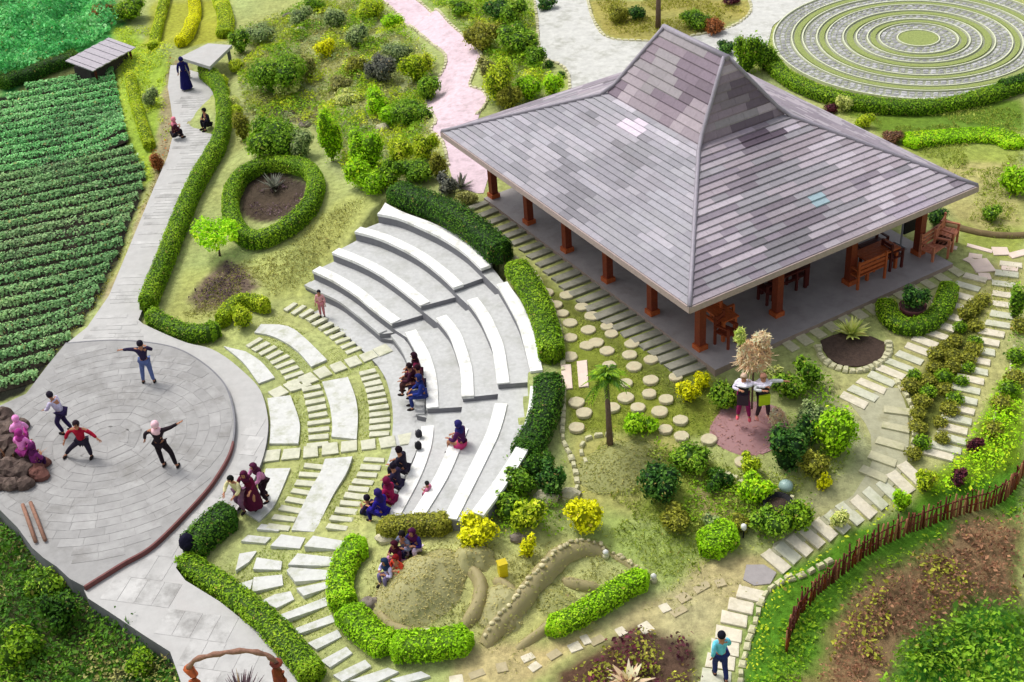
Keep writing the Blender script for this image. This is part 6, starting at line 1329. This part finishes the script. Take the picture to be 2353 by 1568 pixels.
    for s in 'LR':
        c = (d['an'+s]*.55+d['to'+s]*.45)*np.array([1, 1, 0])+np.array([0, 0, max(.035, d['to'+s][2]+.01)]); V2, Q2, _ = blob(c, (.052, .13, .05), 10, 6, .03, 3, -.8)
        put('shoe', quadmesh('shoe', V2, Q2, (1, 1, 1), np.ones(len(Q2))), t, pmat(shoe))
    return t
PEO = []
person(430, 206, .2, 'stand', (26, 24, 92), (22, 20, 84), (24, 22, 86), 'woman in a long navy dress and headscarf on the upper walk', 1.55, .1, True, True)
person(416, 316, -1.0, 'squat', (70, 26, 44), (34, 26, 36), (226, 130, 150), 'person with pink headscarf crouching on the upper walk', 1.55, .1, scarf=True)
person(470, 300, 2.2, 'squat', (30, 28, 44), (30, 28, 40), (22, 20, 26), 'person in black sitting by the hedge of the upper walk', 1.55, .1)
person(345, 880, 0.1, 'reach', (46, 38, 66), (92, 108, 156), (30, 26, 40), 'person in dark jacket and light jeans stretching an arm at the back of the plaza', 1.6, .3)
person(152, 995, 1.2, 'lean', (196, 190, 216), (44, 34, 72), (40, 34, 48), 'person in white shirt and dark trousers at the left of the plaza', 1.6, .3)
person(200, 1050, 3.0, 'star', (164, 22, 50), (40, 36, 52), (40, 26, 34), 'person in a red jacket with arms spread in a wide stance on the plaza', 1.6, .3)
person(382, 1074, -.15, 'dance', (40, 30, 38), (34, 26, 32), (240, 196, 206), 'person in dark clothes and pale cap with one arm raised on the plaza', 1.66, .3, scarf=True)
person(56, 1015, .3, 'sit', (238, 160, 220), (170, 60, 140), (236, 150, 210), 'person in light pink top sitting at the top of the rock pile', 1.5, .7, scarf=True)
person(74, 1045, -.2, 'sit', (230, 130, 206), (150, 50, 124), (160, 50, 130), 'person in pink and magenta sitting in the middle of the rock pile', 1.5, .55, scarf=True)
person(98, 1072, -.5, 'squat', (120, 44, 110), (60, 24, 70), (90, 30, 84), 'person in purple crouching at the front of the rock pile', 1.5, .3, scarf=True)
person(557, 1176, 2.6, 'lean', (222, 214, 160), (120, 84, 110), (16, 18, 16), 'person with black hair and cream top at the left of the trio by the step', 1.5, .15)
person(584, 1168, 2.9, 'lean', (94, 12, 48), (80, 20, 50), (80, 20, 54), 'person in maroon in the middle of the trio by the step', 1.55, .15, True, True)
person(612, 1152, 2.2, 'lean', (202, 132, 176), (40, 20, 34), (80, 30, 60), 'person in pink top and black trousers at the right of the trio by the step', 1.55, .03, scarf=True)
person(742, 728, 2.9, 'stand', (216, 156, 160), (190, 120, 128), (26, 24, 34), 'child in pink on the upper left terrace', 1.05, .03)
person(938, 885, 1.5, 'sit', (116, 26, 62), (60, 26, 40), (44, 14, 30), 'person in maroon sitting at the top of the middle terrace group', 1.55, .35, scarf=True)
person(928, 905, 1.4, 'sit', (60, 22, 42), (80, 50, 50), (30, 12, 20), 'person in dark red sitting furthest left in the middle terrace group', 1.5, .35)
person(946, 912, 1.6, 'sit', (74, 30, 40), (40, 30, 60), (40, 14, 26), 'person in dark brown in the centre of the middle terrace group', 1.5, .35)
person(948, 938, 1.7, 'sit', (36, 52, 128), (44, 56, 120), (30, 40, 96), 'person in bright navy at the lower end of the middle terrace group', 1.55, .35, scarf=True)
person(1040, 1040, 1.0, 'sit', (72, 26, 74), (196, 60, 112), (40, 36, 96), 'woman with navy headscarf and pink skirt on the second terrace from the top', 1.6, .7, True, True)
person(905, 1100, 1.1, 'sit', (34, 30, 46), (38, 34, 52), (26, 14, 24), 'person in black sitting on the lowest right terrace, uppermost of the row', 1.6, .35)
person(892, 1135, 1.1, 'sit', (40, 34, 60), (44, 40, 66), (26, 20, 34), 'person in dark slate clothes second in the row on the lowest right terrace', 1.55, .35)
person(878, 1168, 1.0, 'sit', (148, 20, 72), (120, 24, 70), (110, 20, 60), 'person in magenta-red third in the row on the lowest right terrace', 1.55, .35, scarf=True)
person(860, 1196, .9, 'sit', (36, 24, 128), (34, 26, 120), (44, 30, 96), 'person in royal blue at the lower end of the row on the lowest right terrace', 1.6, .35, scarf=True)
person(842, 1192, .9, 'squat', (40, 30, 60), (34, 40, 70), (30, 22, 40), 'person in black-violet crouching beside the one in royal blue', 1.45, .05)
person(978, 1146, 1.2, 'squat', (196, 110, 140), (150, 60, 96), (34, 34, 36), 'small child in pink sitting on a right-hand terrace', 1.0, .7)
person(947, 1288, 2.6, 'squat', (44, 34, 110), (206, 186, 210), (70, 16, 60), 'person in navy and lilac by the olive hedge, rightmost of the garden group', 1.5, None, scarf=True)
person(922, 1292, 2.4, 'squat', (110, 116, 140), (40, 36, 70), (24, 18, 20), 'person in grey by the olive hedge in the garden group', 1.5, None)
person(903, 1312, 2.2, 'squat', (72, 16, 50), (190, 130, 170), (60, 10, 30), 'person in dark maroon in the middle of the garden group', 1.45, None, scarf=True)
person(908, 1342, 2.4, 'squat', (214, 74, 50), (196, 96, 80), (120, 20, 24), 'person in orange-red in the garden group', 1.4, None)
person(882, 1350, 2.3, 'squat', (206, 198, 236), (120, 110, 150), (34, 52, 84), 'person in lilac with dark teal headscarf, lowest of the garden group', 1.4, None, scarf=True)
person(1655, 1560, .15, 'walk', (110, 200, 222), (40, 50, 100), (22, 22, 34), 'woman in a sky-blue shirt walking up the lowest slab path', 1.56)
# long hair of the walking woman is part of her
# ---- doll figures on the pink mound
mound(1722, 985, 1.15, 1.0, .12, .2, 'pink pebble mound carrying the doll figures', 'pinkish', 'pink_mound', 60, .08)
drape('pink_gravel', wpoly([(1655,945),(1690,925),(1760,925),(1800,945),(1808,985),(1790,1030),(1740,1050),(1690,1015),(1660,985)]), .03, mat('pink_gravel', (162, 126, 126), .95, .25, 12, .7, 30), tag(put('gravel_patch', None), kind='structure'))
d1 = person(1706, 962, 2.9, 'reach', (214, 206, 224), (150, 36, 96), (196, 170, 150), 'left doll figure with white ruffled collar and magenta trousers', 1.5, 1.75, as_thing=('doll_figure', 'statue'), shoe=(226, 96, 110))
d2 = person(1750, 962, 3.3, 'reach', (206, 206, 208), (70, 50, 60), (180, 130, 110), 'right doll figure with white collar and dark vest', 1.5, 1.75, as_thing=('doll_figure', 'statue'), shoe=(204, 130, 120))
for d_, ap in ((d1, (60, 40, 58)), (d2, (186, 206, 30))):
    bxm('vest', .3, .27, .34, (0, 0, 1.08), mat('doll_black_vest', (42, 34, 48), .8, .1), d_); bxm('apron', .34, .06, .36, (0, .17, .82), mat('doll_apron_%d' % ap[0], ap, .7, .1), d_)
    V, Q, N = blob((0, 0, 1.33), (.27, .23, .08), 14, 6, .25, ap[0], -.9); put('ruffled_collar', quadmesh('ruffled_collar', V, Q, (1, 1, 1)), d_, mat('ruffle_white', (222, 218, 232), .8, .08))
def plume(x, y, z, r, h, label, n, pal):
    p = W(x, y, 0)*0+z; t = thing('straw_plume', label, 'ornament', p); rg = np.random.default_rng(n); mb = MB()
    tubeo('pole', [(0, 0, -1.5 if h > .9 else -.15), (0, 0, h*.8)], .03, M_trunk, t, 6)
    for k in range(n//8):
        a = rg.uniform(0, 6.28); el = rg.uniform(-.5, 1.5); d = np.array([math.cos(a)*math.cos(el), math.sin(a)*math.cos(el), math.sin(el)]); sd = np.cross(d, (0.1, .2, 1)); sd = sd/np.linalg.norm(sd)*.025; L = rg.uniform(.7, 1.15); q0 = np.array([0, 0, h*.3]); q1 = q0+d*np.array([r, r, h*.6])*L; mb.add([q0-sd, q0+sd, q1+sd*.4-[0, 0, .1], q1-sd*.4-[0, 0, .1]], [(0, 1, 2, 3)], mixcols(1, PAL[pal], None, .15, rg)[0])
    V, Q, N = blob((0, 0, h*.35), (r*.6, r*.6, h*.4), 12, 7, .2, 3, -.9); mb.add(V, Q, core_col(pal)*1.6, True)
    m = n; zz = rg.uniform(-.8, 1, m); a = rg.uniform(0, 6.28, m); s_ = np.sqrt(1-zz*zz); D = np.stack([s_*np.cos(a), s_*np.sin(a), zz], 1); P = D*np.array([r*.7, r*.7, h*.45])+[0, 0, h*.35]
    V, Q, C = leaves(P, D+rg.normal(0, 1, (m, 3)), .16, mixcols(m, PAL[pal], P, .12, rg, 3), .22, .1, 1., rg); mb.add(V, Q, C); mb.build('straw', t); return t
gd = W(1733, 952, 1.75); plume(0, 0, gd+np.array([0, .35, 1.42]), .62, .95, 'bushy pale straw plume above the two doll figures', 1500, 'straw')
plume(0, 0, gd+np.array([-.4, .35, 2.25]), .2, .55, 'thin white tip rising left of the straw plume', 160, 'pale'); plume(0, 0, gd+np.array([.2, .35, 2.1]), .32, .5, 'cream curl on the top right of the straw plume', 260, 'straw')
plume(0, 0, W(1785, 962, 1.75)+np.array([0, 0, -.1]), .3, .5, 'small pinkish straw bundle at the right foot of the doll figures', 200, 'straw')
# ---- bags
for x, y, z, c, lb in [(433, 1262, .15, (26, 24, 44), 'black rounded backpack standing by the hedge on the lower walk'), (963, 1005, .75, (60, 60, 66), 'grey bag lying on the seat between two groups'), (962, 1032, .75, (40, 40, 44), 'smaller dark bag lying on the same seat')]:
    k = 1 if x == 433 else .5; p = W(x, y, z); t = thing('backpack' if k == 1 else 'bag', lb, 'bag', p, .5); k *= .85; t.scale = (k, k, k*.95); V, Q, N = blob((0, 0, .32), (.26, .2, .36), 14, 9, .05, 2, -1); put('main_pouch', quadmesh('main_pouch', V, Q, (1, 1, 1), np.ones(len(Q))), t, pmat(c))
    V, Q, N = blob((0, -.17, .25), (.18, .08, .18), 12, 7, .03, 4, -1); put('front_pocket', quadmesh('front_pocket', V, Q, (1, 1, 1), np.ones(len(Q))), t, pmat(tuple(int(q*.8) for q in c)))
    for sx in (-.1, .1): tubeo('strap', [(sx, .16, .6), (sx, .28, .4), (sx, .2, .12)], .02, M_black, t, 6)
